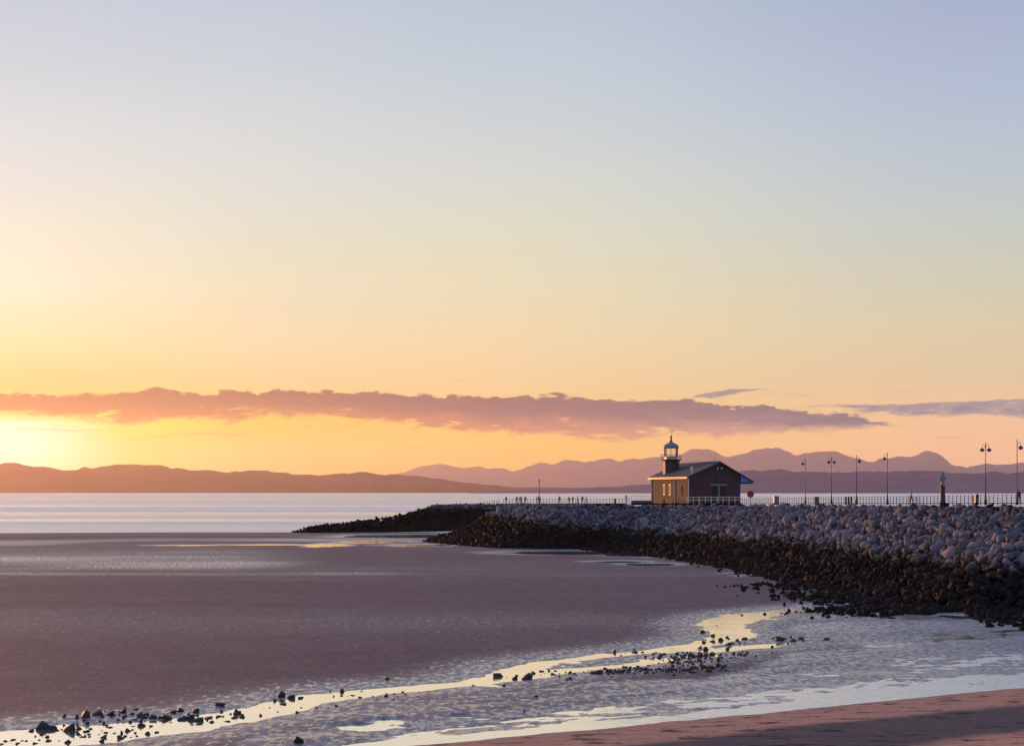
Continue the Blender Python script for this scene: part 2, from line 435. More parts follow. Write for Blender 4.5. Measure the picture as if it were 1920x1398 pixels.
# rock: grey above the tide line, dark weed below it
def rock_mat(name, tide=2.55, grey=((0.064, 0.064, 0.083), (0.245, 0.233, 0.284))):
    m, t, b, o = new_mat(name)
    geo = t.new('ShaderNodeNewGeometry'); pos = geo.outputs['Position']
    oi = t.new('ShaderNodeObjectInfo')
    rnd = t.math('FRACT', t.math('ADD', geo.outputs['Random Per Island'], oi.outputs['Random']))
    n = t.noise(pos, 2.2, 6, 0.65); nf = t.noise(pos, 11, 5, 0.7)
    c = t.mix(rnd, grey[0] + (1,), grey[1] + (1,))
    c = t.mix(t.math('MULTIPLY', t.step(nf, 0.35, 0.7), 0.5), c, (0.14, 0.13, 0.14, 1))
    sp = t.new('ShaderNodeSeparateXYZ'); t.l.new(pos, sp.inputs[0])
    big = t.noise(t.scaled(pos, (0.05, 0.05, 0.0)), 1.0, 2)
    low = t.step(sp.outputs[0], 18, -12, 0.0, 1.9)
    z = t.math('ADD', t.math('SUBTRACT', sp.outputs[2], low), t.math('ADD', t.math('MULTIPLY', t.math('SUBTRACT', n, 0.5), 1.9),
               t.math('ADD', t.math('MULTIPLY', t.math('SUBTRACT', rnd, 0.5), 0.9), t.math('MULTIPLY', t.math('SUBTRACT', big, 0.5), 1.2))))
    alg = t.mix(t.step(nf, 0.4, 0.6), (0.035, 0.030, 0.015, 1), (0.10, 0.08, 0.025, 1))
    c = t.mix(t.step(z, tide + 0.75, tide + 0.15), c, t.mix(t.step(rnd, 0.55, 0.8), (0.06, 0.05, 0.045, 1), alg))
    drk = t.mix(t.step(nf, 0.45, 0.62), (0.012, 0.010, 0.010, 1), (0.036, 0.030, 0.028, 1))
    c = t.mix(t.step(z, tide + 0.25, tide - 0.35), c, drk)
    t.l.new(c, b.inputs['Base Color'])
    t.l.new(t.step(z, tide - 0.6, tide + 0.4, 0.62, 0.85), b.inputs['Roughness'])
    t.l.new(t.step(z, tide - 0.4, tide + 0.4, 0.02, 0.18), b.inputs['Specular IOR Level'])
    bp = t.new('ShaderNodeBump'); bp.inputs['Strength'].default_value = 0.6; bp.inputs['Distance'].default_value = 0.08
    t.l.new(t.math('ADD', n, t.math('MULTIPLY', nf, 0.4)), bp.inputs['Height'])
    t.l.new(bp.outputs[0], b.inputs['Normal'])
    return m
m_rock = rock_mat('armour_rock')
m_stone = plain('weedy_stone', (0.034, 0.025, 0.021), 0.65, var=0.4, scale=8)
m_core = plain('rubble_core', (0.05, 0.045, 0.045), 0.9, var=0.3, scale=1.5)
m_deck = plain('paving', (0.30, 0.28, 0.27), 0.75, var=0.12, scale=0.8)
m_wall = plain('brown_stone_wall', (0.085, 0.055, 0.042), 0.85, var=0.35, scale=1.5)
m_gable = plain('dark_stone_wall', (0.075, 0.046, 0.042), 0.85, var=0.4, scale=1.2)
m_roof = plain('slate', (0.05, 0.043, 0.05), 0.75, var=0.25, scale=2)
m_white = plain('white_paint', (0.78, 0.75, 0.70), 0.35, var=0.05, scale=4)
m_dark = plain('dark_paint', (0.035, 0.03, 0.035), 0.5, var=0.2, scale=4)
m_drum = plain('dark_timber', (0.055, 0.04, 0.045), 0.6, var=0.2, scale=5)
m_blue = plain('blue_paint', (0.07, 0.33, 0.78), 0.4, var=0.1, scale=4)
m_navy = plain('navy_paint', (0.025, 0.03, 0.09), 0.5, var=0.1, scale=4)
m_lead = plain('lead_grey', (0.22, 0.23, 0.27), 0.45, var=0.15, scale=5)
m_gold = plain('bronze', (0.32, 0.16, 0.06), 0.35, 0.6, var=0.15)
m_red = plain('red_enamel', (0.42, 0.03, 0.04), 0.4, var=0.08)
m_grey = plain('grey_steel', (0.20, 0.20, 0.23), 0.5, var=0.15)
m_brown = plain('brown_box', (0.16, 0.08, 0.05), 0.6, var=0.15)
m_pole = plain('lamp_pole', (0.07, 0.05, 0.06), 0.45, var=0.15)
m_cream = plain('cream_and_sunlit_white', (0.72, 0.62, 0.50), 0.45, var=0.06)
m_brick = plain('red_brick', (0.19, 0.085, 0.065), 0.85, var=0.3, scale=7)
m_skin = plain('skin', (0.45, 0.27, 0.20), 0.6, var=0.05)
m_trou = plain('dark_trousers', (0.03, 0.03, 0.04), 0.9, var=0.1)
m_glassdark = plain('window_pane', (0.02, 0.018, 0.02), 0.12, var=0.1)
m_glass, t, b, o = new_mat('lantern_glass')
tr = t.new('ShaderNodeBsdfTransparent'); tr.inputs[0].default_value = (0.93, 0.95, 0.93, 1)
gl = t.new('ShaderNodeBsdfGlossy'); gl.inputs['Roughness'].default_value = 0.05
fr = t.new('ShaderNodeFresnel'); fr.inputs[0].default_value = 1.45
mx = t.new('ShaderNodeMixShader')
t.l.new(fr.outputs[0], mx.inputs[0]); t.l.new(tr.outputs[0], mx.inputs[1]); t.l.new(gl.outputs[0], mx.inputs[2])
t.l.new(mx.outputs[0], o.inputs[0])

# ================================================================== large structure
# ------------------------------------------------------------------ jetty footprint (metres)
FOOT = [(130, 84), (60, 92), (36, 98), (30, 99), (27.5, 104), (26.5, 116), (25, 129.5), (23, 153), (18.9, 182), (10, 207), (-2.3, 211),
        (-12, 233), (-14, 240), (-6, 262), (2, 290), (4, 316), (-1.5, 318), (-15, 303), (-41, 291), (-43.5, 295.5), (-29, 313), (-25, 337),
        (-24, 372), (-16, 405), (20, 425), (130, 425)]
def deck_z(y): return 8.1 - 0.008 * y
def mound(dist, y):
    h = np.where(dist < 6, 0.38 * dist, 2.28 + 0.55 * (dist - 6))
    return np.minimum(h, deck_z(y) - 0.25)

# ------------------------------------------------------------------ sand
STREAM = [(1610, 1136, .35), (1560, 1138, .45), (1500, 1142, .6), (1431, 1150, 1.3), (1384, 1160, 1.7), (1350, 1169, 1.6), (1362, 1180, 1.3), (1385, 1192, 1.2), (1350, 1200, 1.0),
          (1310, 1209, .9), (1275, 1214, .8), (1212, 1222, .55), (1119, 1231, .55), (1025, 1242, .6), (978, 1254, .9), (940, 1268, 1.0), (890, 1280, .75), (780, 1290, .7),
          (703, 1296, .9), (620, 1307, 1.1), (562, 1316, 1.1), (480, 1336, 1.1), (422, 1348, 1.3), (281, 1364, 1.8), (140, 1378, 2.0), (0, 1390, 2.0), (-200, 1418, 2.0)]
ARM = [(1330, 1228, .3), (1259, 1234, .6), (1181, 1247, .6), (1087, 1254, .5), (1010, 1263, .9), (960, 1272, .8)]
ARM2 = [(1470, 1206, .3), (1420, 1212, .9), (1380, 1214, .8), (1330, 1222, .5)]
POOLS = [(615, 1022, 34, 3), (500, 1021, 70, 1.2), (700, 1016, 60, 2.5), (790, 1022, 60, 2.2), (760, 1005, 120, 3), (900, 997, 60, 4), (350, 1022, 60, 1.0),
         (1060, 1036, 110, 3.0), (1190, 1038, 60, 5), (1160, 1053, 50, 2.0), (1220, 1058, 50, 2.4), (1430, 1080, 40, 1.6), (1400, 1075, 40, 1.2), (1520, 1098, 30, 1.4),
         (730, 1353, 30, 5), (680, 1366, 40, 4), (690, 1362, 60, 4), (860, 1344, 25, 2.5), (905, 1347, 16, 2), (1690, 1127, 22, 7), (1665, 1142, 20, 6), (1640, 1118, 16, 4), (1720, 1148, 24, 5), (1655, 1156, 22, 4), (1790, 1156, 30, 4), (1860, 1160, 40, 3), (1605, 1128, 14, 3)]
BANDS = [(-200, 600, 1072, 9), (-200, 850, 1018, 8), (-500, 380, 1050, 50)]   # damp films: u range, row, half height
SILVER = [(540, 1410), (640, 1375), (880, 1345), (1080, 1312), (1300, 1282), (1480, 1250), (1560, 1215), (1450, 1195), (1420, 1170), (1640, 1163), (1920, 1160),
          (2250, 1158), (2250, 1270), (1920, 1298), (1500, 1336), (1100, 1374), (830, 1402)]
xs = np.concatenate([-np.geomspace(400, 39000, 7)[::-1], np.linspace(-130, -28, 120, endpoint=False), np.linspace(-28, 46, 400, endpoint=False), np.linspace(46, 140, 50), np.geomspace(400, 39000, 7)])
ys = np.concatenate([-np.geomspace(60, 39000, 7)[::-1], np.linspace(-40, 36, 12, endpoint=False), np.linspace(36, 112, 420, endpoint=False), np.linspace(112, 330, 220), np.geomspace(400, 39000, 7)])
GX, GY = np.meshgrid(xs, ys)
sbx = GX - 9.0; sby = GY - 53.8
sB = sbx * 0.502 - sby * 0.865 + 0.5 * fbm(GX * 0.12, GY * 0.12, 3)        # distance up the dry beach
Z = 0.075 + 0.05 * fbm(GX * 0.02, GY * 0.05, 4) + 0.02 * fbm(GX * 0.5, GY * 1.1, 3)
wetA = 0.12 + 0.9 * np.clip(fbm(GX * 0.010, GY * 0.055, 4) + 0.02, 0, 0.4)
# film of water on the lower flats
def pix_dist(u0, u1, v, hv):
    d = np.clip(GY, 5, None)
    U = 960 + FPX * GX / d; V = HV + CAMZ * FPX / d
    wob = 40 * fbm(GX * 0.012, GY * 0.02, 4) + (U - 400) * 0.008
    du = np.maximum(np.maximum(u0 - U, U - u1), 0) / 380
    return np.clip(1 - np.hypot(du, (V - v + wob * 0.5) / hv), 0, 1)
for bnd in BANDS:
    f = sstep(pix_dist(*bnd), 0.0, 0.9) * (GY > 20)
    wetA = np.maximum(wetA, (0.70 if bnd[3] > 20 else 0.72) * f * (0.9 + 0.9 * fbm(GX * 0.03, GY * 0.12, 4)))
# stream channels
wd = np.zeros_like(Z)
for line in (STREAM, ARM, ARM2):
    pts = [gpt(u, v) + (w,) for u, v, w in line]
    d, i, tt = seg_dist(GX, GY, pts)
    ww = np.array([p[2] for p in pts])
    hw = ww[i] * (1 - tt) + ww[i + 1] * tt
    e = d - hw + 0.9 * fbm(GX * 0.9, GY * 0.9, 4) * np.clip(hw, .4, 1.2)
    Z = np.minimum(Z, -0.05 + 0.075 * sstep(e, -0.5, 0.25) + 0.08 * sstep(e, 0.1, 2.5))
    near = 1 - sstep(e, 0.2, 8.0)
    wd = np.maximum(wd, near)
    spk = (1 - sstep(e, 0.3, 2.6)) * (fbm(GX * 1.3, GY * 0.8, 3) * 0.12 - 0.005)
    Z = Z - np.clip(spk, 0, 1)
wetA = np.maximum(wetA, 0.8 * wd ** 1.5)
for (u, v, ru, rv) in POOLS:
    cx, cy = gpt(u, v); rx = ru / FPX * cy; ry = rv * cy * cy / (FPX * CAMZ)
    q = np.hypot((GX - cx) / rx, (GY - cy) / ry) + 0.9 * fbm(GX * 0.25 * 8 / rx, GY * 0.25 * 8 / ry, 3)
    Z = np.minimum(Z, -0.02 + 0.09 * sstep(q, 0.8, 1.5))
    wetA = np.maximum(wetA, 0.85 * (1 - sstep(q, 1.0, 2.2)))
LILAC = [(400, 1410), (430, 1372), (560, 1336), (700, 1312), (900, 1298), (1000, 1292), (1100, 1276), (1300, 1272), (1400, 1250), (1470, 1212), (1440, 1180), (1480, 1155), (1600, 1150), (1700, 1160), (2250, 1150), (2250, 1290), (1500, 1345), (830, 1412)]
lil, _ = sdf(GX, GY, [gpt(u, v) for u, v in LILAC])
lm = sstep(lil + 1.5 * fbm(GX * 0.2, GY * 0.3, 3), -0.6, 1.2)
along = GX * 0.865 + GY * 0.502; across = GX * 0.502 - GY * 0.865
streakn = fbm(along * 0.10, across * 0.9, 4, 0.6)
wetA = np.maximum(wetA, lm * np.clip(0.70 + 0.9 * streakn, 0.3, 1))
Z = Z - lm * 0.10 * np.clip(streakn - 0.10, 0, 1)
sil, _ = sdf(GX, GY, [gpt(u, v) for u, v in SILVER])
sm = sstep(sil + 2.0 * fbm(GX * 0.15, GY * 0.2, 3), -0.8, 2.5)
edge_w = sstep(sB, -11, -1.0)
rip = fbm(along * 1.0, across * 1.9, 3, 0.75)
Z = Z * (1 - sm) + sm * (0.022 - 0.018 * edge_w + 0.085 * rip + 0.07 * fbm(along * 0.07, across * 0.5, 3))
pz = fbm(along * 0.45, across * 1.7, 3, 0.6) + 0.05 * edge_w
Z = Z - sm * 0.14 * np.clip(pz - 0.13, 0, 1)
wetA = np.maximum(wetA, sm * (0.80 + 0.16 * edge_w + 0.5 * fbm(GX * 0.2, GY * 0.5, 3)))
# shallow water lying against the foot of the dry beach
ft = sstep(sB, -2.4, -0.9) * (1 - sstep(sB, -0.3, 0.2)) * (GX > -8)
Z = Z * (1 - ft) + ft * (-0.012 + 0.02 * fbm(GX * 0.4, GY * 0.9, 3))
# dry upper beach: a berm, a level stretch with shade painted on, then the slope up to the promenade
prof_s = np.array([-50, -0.3, 0.0, 3.6, 4.6, 8.2, 9.4, 12, 45, 60])
prof_z = np.array([0, 0.0, 0.05, 0.24, 0.27, 0.27, 0.32, 0.60, 5.6, 6.2])
bz = np.interp(sB + 0.4 * fbm(GX * 0.3, GY * 0.3, 3), prof_s, prof_z) + 0.05 * fbm(GX * 0.9, GY * 1.4, 4)
dryA = sstep(sB, -0.15, 0.25)
Z = np.where(sB > -0.25, np.maximum(bz, Z * (1 - dryA)), Z)
Z = Z * (1 - dryA) + bz * dryA
wetA = wetA * (1 - dryA)
# the bed falls away under the sea
seaedge = 297 - 10 * sstep(-GX, 60, 130)
Z = np.where(GY > seaedge - 20, Z - 0.9 * sstep(GY, seaedge - 6, seaedge + 60) - 0.045 * sstep(GY, seaedge - 14, seaedge), Z)
wetA = np.where(GY > seaedge - 30, np.maximum(wetA, 0.35 * sstep(GY, seaedge - 30, seaedge - 4)), wetA)
far = (np.abs(GX) > 200) & (GY > 120)
Z = np.where(far, -0.8, Z)
Z = np.where((GY < -50) & (np.abs(GX) >= 0), 6.0, Z)
ny, nx = GX.shape
V = np.stack([GX, GY, Z], -1).reshape(-1, 3)
ii = (np.arange(ny - 1)[:, None] * nx + np.arange(nx - 1)[None, :]).ravel()
F = np.stack([ii, ii + 1, ii + nx + 1, ii + nx], 1)
me = np_mesh('sand', V, F, m_sand, True)
shadeA = sstep(sB + 1.2 * fbm(GX * 0.25, GY * 0.3, 4), 3.7, 4.6) * (1 - sstep(sB + 1.6 * fbm(GX * 0.2, GY * 0.3, 4), 8.2, 9.4))  # mask of the shade painted across the upper beach
for nm, arr in (('wet', wetA), ('dry', dryA), ('trough_shade', shadeA)):
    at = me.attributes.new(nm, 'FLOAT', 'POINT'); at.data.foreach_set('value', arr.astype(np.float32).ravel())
sand = link(bpy.data.objects.new('sand', me))
tag(sand, 'wide flat of damp purple brown sand with a dry strip tinted sunlit pink in front', 'sand', kind='structure')
def sand_z(x, y):
    i = int(np.clip(np.searchsorted(xs, x), 1, nx - 1)); j = int(np.clip(np.searchsorted(ys, y), 1, ny - 1))
    return float(Z[j, i])

# ------------------------------------------------------------------ water
mb = MB().add([(-39000, 286, 0), (39000, 286, 0), (39000, 39000, 0), (-39000, 39000, 0)], [(0, 1, 2, 3)])
tag(mb.build('sea', m_sea), 'smooth pale sea of the bay below the far hills', 'sea', kind='structure')
mb = MB().add([(-130, 30, 0), (140, 30, 0), (140, 285.9, 0), (-130, 285.9, 0)], [(0, 1, 2, 3)])
tag(mb.build('stream', m_stream), 'bright shallow stream and puddles winding across the sand', 'stream', kind='structure')

# ------------------------------------------------------------------ hills across the bay
m_haze_mauve = plain('haze_tinted_slope', (0.10, 0.085, 0.17), 0.95, var=0.3, scale=0.002, spec=0.0)  # mauve of the distant air put into the slope colour
m_sunset_tint = plain('sunset_tinted_slope', (0.16, 0.065, 0.04), 0.95, var=0.3, scale=0.002, spec=0.0)  # rusty sunset glow of the haze put into the slope colour
def hills(name, dist, prof, label, depth, rough, mat):
    az0 = math.atan((prof[0][0] - 960) / FPX); az1 = math.atan((prof[-1][0] - 960) / FPX)
    n = 420; m = 16
    a = np.linspace(az0, az1, n)
    u = 960 + FPX * np.tan(a)
    v = np.interp(u, [p[0] for p in prof], [p[1] for p in prof])
    H = np.maximum((HV - v) / FPX * dist * np.cos(a) + CAMZ, 1.0)
    H = H * (1 + 0.0 * a) + rough * fbm(a * 140, a * 0 + dist * 0.001, 4, 0.6) * np.clip(H / 200, 0.05, 1)
    vs = []
    for j in range(m):
        s = j / (m - 1) * 2 - 1                      # -1 front foot, 0 ridge, 1 back foot
        fold = fbm(a * 60 + 3, a * 0 + s * 2.2, 4) * depth * 0.22 * (1 - abs(s))
        dd = dist + s * depth + fold * (1 if s != 0 else 0)
        k = (1 - abs(s)) ** (0.75 if s < 0 else 1.0)
        hz = H * k * (1 + (0.35 * fbm(a * 90, a * 0 + s * 3 + 7, 4) if 0 < abs(s) < 1 else 0)) - (0.9 if abs(s) == 1 else 0)
        if s < 0: hz = np.minimum(hz, H * (1 + s * 0.25))
        vs.append(np.stack([np.sin(a) * dd, np.cos(a) * dd, hz], 1))
    vs = np.concatenate(vs)
    ii = (np.arange(m - 1)[:, None] * n + np.arange(n - 1)[None, :]).ravel()
    fs = np.stack([ii, ii + 1, ii + n + 1, ii + n], 1)
    o = link(bpy.data.objects.new(name, np_mesh(name, vs, fs, mat, True)))
    tag(o, label, 'hills', kind='structure')
hills('far_mountains', 31000, [(-900, 890), (560, 893), (700, 890), (740, 887), (760, 881), (790, 871), (810, 866), (822, 868), (850, 875), (877, 878), (900, 874), (917, 878), (946, 872), (960, 877), (1008, 864),
      (1037, 870), (1058, 861), (1080, 859), (1160, 860), (1198, 855), (1223, 847), (1238, 849), (1277, 847), (1293, 843), (1327, 841), (1357, 849), (1377, 852), (1400, 848), (1427, 836),
      (1457, 839), (1477, 845), (1492, 849), (1515, 848), (1540, 844), (1560, 842), (1590, 851), (1625, 862), (1652, 855), (1670, 849), (1710, 852), (1740, 846), (1760, 851), (1785, 866),
      (1812, 874), (1825, 867), (1865, 869), (1895, 864), (1920, 866), (2000, 860), (2200, 874), (2600, 880), (3200, 905)], 'mauve mountain range along the skyline', 5000, 65, m_haze_mauve)
hills('near_fells', 15000, [(-1500, 900), (-900, 880), (-400, 872), (0, 867), (85, 869), (115, 875), (145, 876), (158, 872), (200, 870), (300, 871), (325, 875), (375, 878), (425, 885), (465, 879), (525, 885),
      (590, 890), (620, 886), (700, 884), (740, 887), (800, 892), (850, 901), (900, 907), (960, 911), (1060, 914), (1160, 917), (1250, 921)], 'low reddish fells behind the sea on the sunset side', 2500, 12, m_sunset_tint)
hills('low_headland', 11000, [(880, 921.5), (960, 917), (1060, 914), (1160, 911), (1208, 906), (1300, 893), (1390, 882), (1443, 879), (1515, 883), (1560, 885), (1590, 882), (1677, 879), (1727, 882), (1800, 883), (1920, 884),
      (2200, 880), (2800, 886), (3400, 900)], 'dark purple headland behind the lamp posts', 1500, 10, m_haze_mauve)

# ------------------------------------------------------------------ haze over the bay
m_haze = bpy.data.materials.new('haze'); m_haze.use_nodes = True
ht = NT(m_haze.node_tree); ht.n.clear()
ho = ht.new('ShaderNodeOutputMaterial'); hv = ht.new('ShaderNodeVolumePrincipled')
hv.inputs['Color'].default_value = HAZE_COL + (1,)
hv.inputs['Density'].default_value = HAZE_DEN
hv.inputs['Anisotropy'].default_value = HAZE_G
ht.l.new(hv.outputs[0], ho.inputs['Volume'])
hz = MB().box(-40000, 40000, -40000, 40000, -2.5, HAZE_TOP).build('haze', m_haze)
tag(hz, 'thin warm haze over the whole bay', 'haze', kind='stuff')

# ------------------------------------------------------------------ stone jetty
jetty = empty('stone_jetty', (45, 250, 0))
tag(jetty, 'long stone jetty banked with grey boulders, weed-dark at the foot', 'jetty')
JL = Vector((45, 250, 0))
gx = np.arange(-46, 130.1, 1.5); gy = np.arange(84, 425.1, 1.5)
CX, CY = np.meshgrid(gx, gy)
ds, _ = sdf(CX, CY, FOOT)
CZ = np.where(ds > 0, mound(np.maximum(ds, 0), CY) - 0.45, -1.0)
n_y, n_x = CX.shape
ii = (np.arange(n_y - 1)[:, None] * n_x + np.arange(n_x - 1)[None, :]).ravel()
fq = np.stack([ii, ii + 1, ii + n_x + 1, ii + n_x], 1)
keep = (ds.ravel()[fq] > -2).any(1)
cv = np.stack([CX - JL.x, CY - JL.y, CZ], -1).reshape(-1, 3)
link(bpy.data.objects.new('core', np_mesh('core', cv, fq[keep], m_rock, True)), jetty)
kd = (ds.ravel()[fq] > 13.2).all(1)
dv = cv.copy(); dv[:, 2] = deck_z(CY.ravel())
link(bpy.data.objects.new('deck', np_mesh('deck', dv, fq[kd], m_deck)), jetty)

def dk(x, y): return deck_z(y)
# squared-off end platform
pl = [(-3.2, 387), (15, 358), (28, 366), (9, 404)]
mb = MB()
mb.add([(x - JL.x, y - JL.y, 3.9) for x, y in pl] + [(x - JL.x, y - JL.y, deck_z(y) + 0.03) for x, y in pl],
       [(0, 3, 2, 1), (4, 5, 6, 7), (0, 1, 5, 4), (1, 2, 6, 5), (2, 3, 7, 6), (3, 0, 4, 7)])
mb.build('end_platform', m_deck, jetty)

# boulder shapes
def ico(sub):
    import bmesh
    bm = bmesh.new(); bmesh.ops.create_icosphere(bm, subdivisions=sub, radius=1.0)
    v = np.array([p.co[:] for p in bm.verts]); f = np.array([[q.index for q in p.verts] for p in bm.faces])
    bm.free(); return v, f
ICO = {1: ico(1), 2: ico(2), 3: ico(3)}
def boulder(sub, seed, cuts=8):
    # quarried block: a jittered box with knocked-off corners, closed with a convex hull
    import bmesh
    r = np.random.default_rng(seed)
    c = np.array([(x, y, z) for x in (-1, 1) for y in (-1, 1) for z in (-1, 1)], float) * 0.66
    p = c * r.uniform(0.62, 1.15, (8, 1)) + r.normal(scale=0.14, size=(8, 3))
    q = r.normal(size=(cuts + 5 * sub, 3)); q /= np.linalg.norm(q, axis=1)[:, None]
    p = np.concatenate([p, q * r.uniform(0.72, 1.0, (len(q), 1))]) * np.array([1.12, r.uniform(0.72, 0.98), r.uniform(0.58, 0.85)])
    bm = bmesh.new()
    for v in p: bm.verts.new(v)
    h = bmesh.ops.convex_hull(bm, input=bm.verts)
    bmesh.ops.delete(bm, geom=[g for g in h['geom_interior'] if isinstance(g, bmesh.types.BMVert)] , context='VERTS')
    bmesh.ops.triangulate(bm, faces=bm.faces)
    bm.verts.index_update()
    v = np.array([x.co[:] for x in bm.verts]); f = np.array([[x.index for x in y.verts] for y in bm.faces])
    bm.free()
    return v, f
SH1 = [boulder(1, 100 + k) for k in range(14)]
SH2 = [boulder(2, 200 + k) for k in range(14)]
def rotmats(n):
    a = rng.uniform(0, 2 * math.pi, n); bq = rng.normal(0, 0.6, n); c = rng.normal(0, 0.6, n)
    return [(float(bq[i]), float(c[i]), float(a[i])) for i in range(n)]
# scatter over the visible flanks
def jit(step, z0, z1):
    g1 = np.arange(-46, 130, step); g2 = np.arange(84, 412, step)
    X, Y = np.meshgrid(g1, g2)
    X = (X + (np.arange(len(g2))[:, None] % 2) * step * 0.5 + rng.uniform(-.36, .36, X.shape) * step).ravel()
    Y = (Y + rng.uniform(-.36, .36, Y.shape) * step * 0.9 if Y.shape == X.shape else Y.ravel() + rng.uniform(-.36, .36, X.shape) * step)
    d, e = sdf(X, Y, FOOT)
    zz = mound(np.maximum(d, 0), Y)
    zz = zz + 0.6 * fbm(X * 0.08, Y * 0.08, 3)
    ok = (d > -0.6) & (d < 14.6) & (e <= 22) & (zz >= z0) & (zz < z1)
    ok &= (X / np.maximum(Y, 1) < 0.46)
    return X[ok], Y[ok], np.minimum(mound(np.maximum(d[ok], 0), Y[ok]), deck_z(Y[ok]) - 0.42)
rocks = []          # x, y, z, r
X, Y, Zr = jit(0.70, 2.5, 99)
for x, y, z in zip(X, Y, Zr): rocks.append((x, y, z - 0.05, (0.355 if z < deck_z(y) - 0.8 else 0.27) * float(np.clip(rng.lognormal(0, 0.36), 0.55, 2.2))))
X, Y, Zr = jit(0.68, -9, 2.5)
for x, y, z in zip(X, Y, Zr): rocks.append((x, y, z - 0.05, 0.33 * float(np.clip(rng.lognormal(0, 0.36), 0.5, 2.0))))
rocks.sort(key=lambda q: -q[3] / q[1] * (1 if q[0] / q[1] < 0.35 else 0.01))
protos = [np_mesh('boulder', *SH2[k], m_rock) for k in range(14)]
rots = rotmats(len(rocks))
for i in range(300):
    x, y, z, r = rocks[i]
    shared('rock', protos[i % 14], jetty, (x - JL.x, y - JL.y, z), rots[i], (r, r, r))
def joined(items, rts, name, mat, parent, off, fine=112):
    VS = []; FS = []; b = 0
    from mathutils import Euler
    for i, (x, y, z, r) in enumerate(items):
        v, f = (SH2 if y < fine and r > 0.3 else SH1)[i % 14]
        M = np.array(Euler(rts[i]).to_matrix())
        VS.append(v @ M.T * r + np.array([x - off.x, y - off.y, z])); FS.append(f + b); b += len(v)
    o = link(bpy.data.objects.new(name, np_mesh(name, np.concatenate(VS), np.concatenate(FS), mat)), parent)
    o['kind'] = 'stuff'; return o
joined(rocks[300:], rots[300:], 'rock_bank', m_rock, jetty, JL)
# small weedy rubble spilled round the foot
rub = []
fp = [p for p in FOOT[:12]]
for k in range(6500):
    i = int(rng.integers(1, 9)); tq = rng.random()
    if i in (1, 2, 3, 4) or rng.random() < 0.35:
        ax, ay = fp[i]; bx, by = fp[i + 1]
        ex, ey = bx - ax, by - ay; L = math.hypot(ex, ey)
        out = abs(rng.normal(0, 4.6 if i <= 3 else 3.0 if i <= 5 else 1.0))
        # outward is to the left of travel for this winding
        nx_, ny_ = -ey / L * -1, ex / L * -1
        x = ax + ex * tq; y = ay + ey * tq
        sgn = -1 if inside(np.array([x + nx_ * 0.5]), np.array([y + ny_ * 0.5]), FOOT)[0] else 1
        x += sgn * nx_ * (out - 0.8); y += sgn * ny_ * (out - 0.8)
        rub.append((x, y, max(sand_z(x, y), -0.02) + 0.02, float(np.clip(rng.lognormal(-1.75, 0.45), 0.06, 0.5))))
joined(rub, rotmats(len(rub)), 'foot_rubble', m_rock, jetty, JL, 0)

# ================================================================== things on the jetty
def at(u, y): return (u - 960) / FPX * y
# ------------------------------------------------------------------ old station building with lantern tower
PSI = R(17)
BX, BY, BZ = 32.7, 276.0, 5.88
st = empty('station_building', (BX, BY, BZ), PSI)
tag(st, 'dark stone building with pitched slate roof and small lighthouse tower', 'building')
WID, LEN, EAV, APX, RDG = 10.4, 18.0, 5.0, 6.1, 7.6
def zl(x): return EAV + (RDG - EAV) * x / APX
def zr(x): return RDG - 0.544 * (x - APX)
def cells(a0, a1, z0, z1, ops):
    A = sorted({a0, a1, *[q for o_ in ops for q in o_[:2]]}); B = sorted({z0, z1, *[q for o_ in ops for q in o_[2:]]})
    for i in range(len(A) - 1):
        for j in range(len(B) - 1):
            ca, cb_ = (A[i] + A[i + 1]) / 2, (B[j] + B[j + 1]) / 2
            if not any(o_[0] < ca < o_[1] and o_[2] < cb_ < o_[3] for o_ in ops):
                yield A[i], A[i + 1], B[j], B[j + 1]
opsL = [(8.6, 9.3, 1.5, 3.6), (11.4, 12.1, 1.5, 3.6), (2.9, 3.5, 1.6, 3.4)]
mb = MB()
for y0, y1, z0, z1 in cells(0.36, LEN, -0.6, EAV - 0.04, opsL): mb.box(0, 0.35, y0, y1, z0, z1)
mb.build('side_wall', m_wall, st)
opsG = [(4.55, 5.75, 0.0, 3.25), (6.25, 7.45, 0.0, 3.25)]
mb = MB()
for x0, x1, z0, z1 in cells(0, WID, -0.6, EAV - 0.05, opsG): mb.box(x0, x1, 0, 0.35, z0, z1)
mb.prism([(0.0, EAV - 0.05), (WID, EAV - 0.05), (WID, zr(WID) - 0.12), (APX, RDG - 0.12), (0.0, EAV - 0.02)], 0.0, 0.35)
mb.build('gable_wall', m_gable, st)
mb = MB(); mb.box(WID - 0.35, WID, 0.36, LEN, -0.6, EAV - 0.1); mb.build('side_wall', m_gable, st)
mb = MB(); mb.prism([(0.36, -0.6), (WID - 0.36, -0.6), (WID - 0.36, EAV - 0.1), (APX, RDG - 0.3), (0.36, EAV - 0.1)], LEN - 0.36, LEN - 0.01); mb.build('gable_wall', m_gable, st)
mb = MB().box(0.5, WID - 0.5, 0.5, LEN - 0.5, -0.5, -0.05); mb.build('floor', m_dark, st)
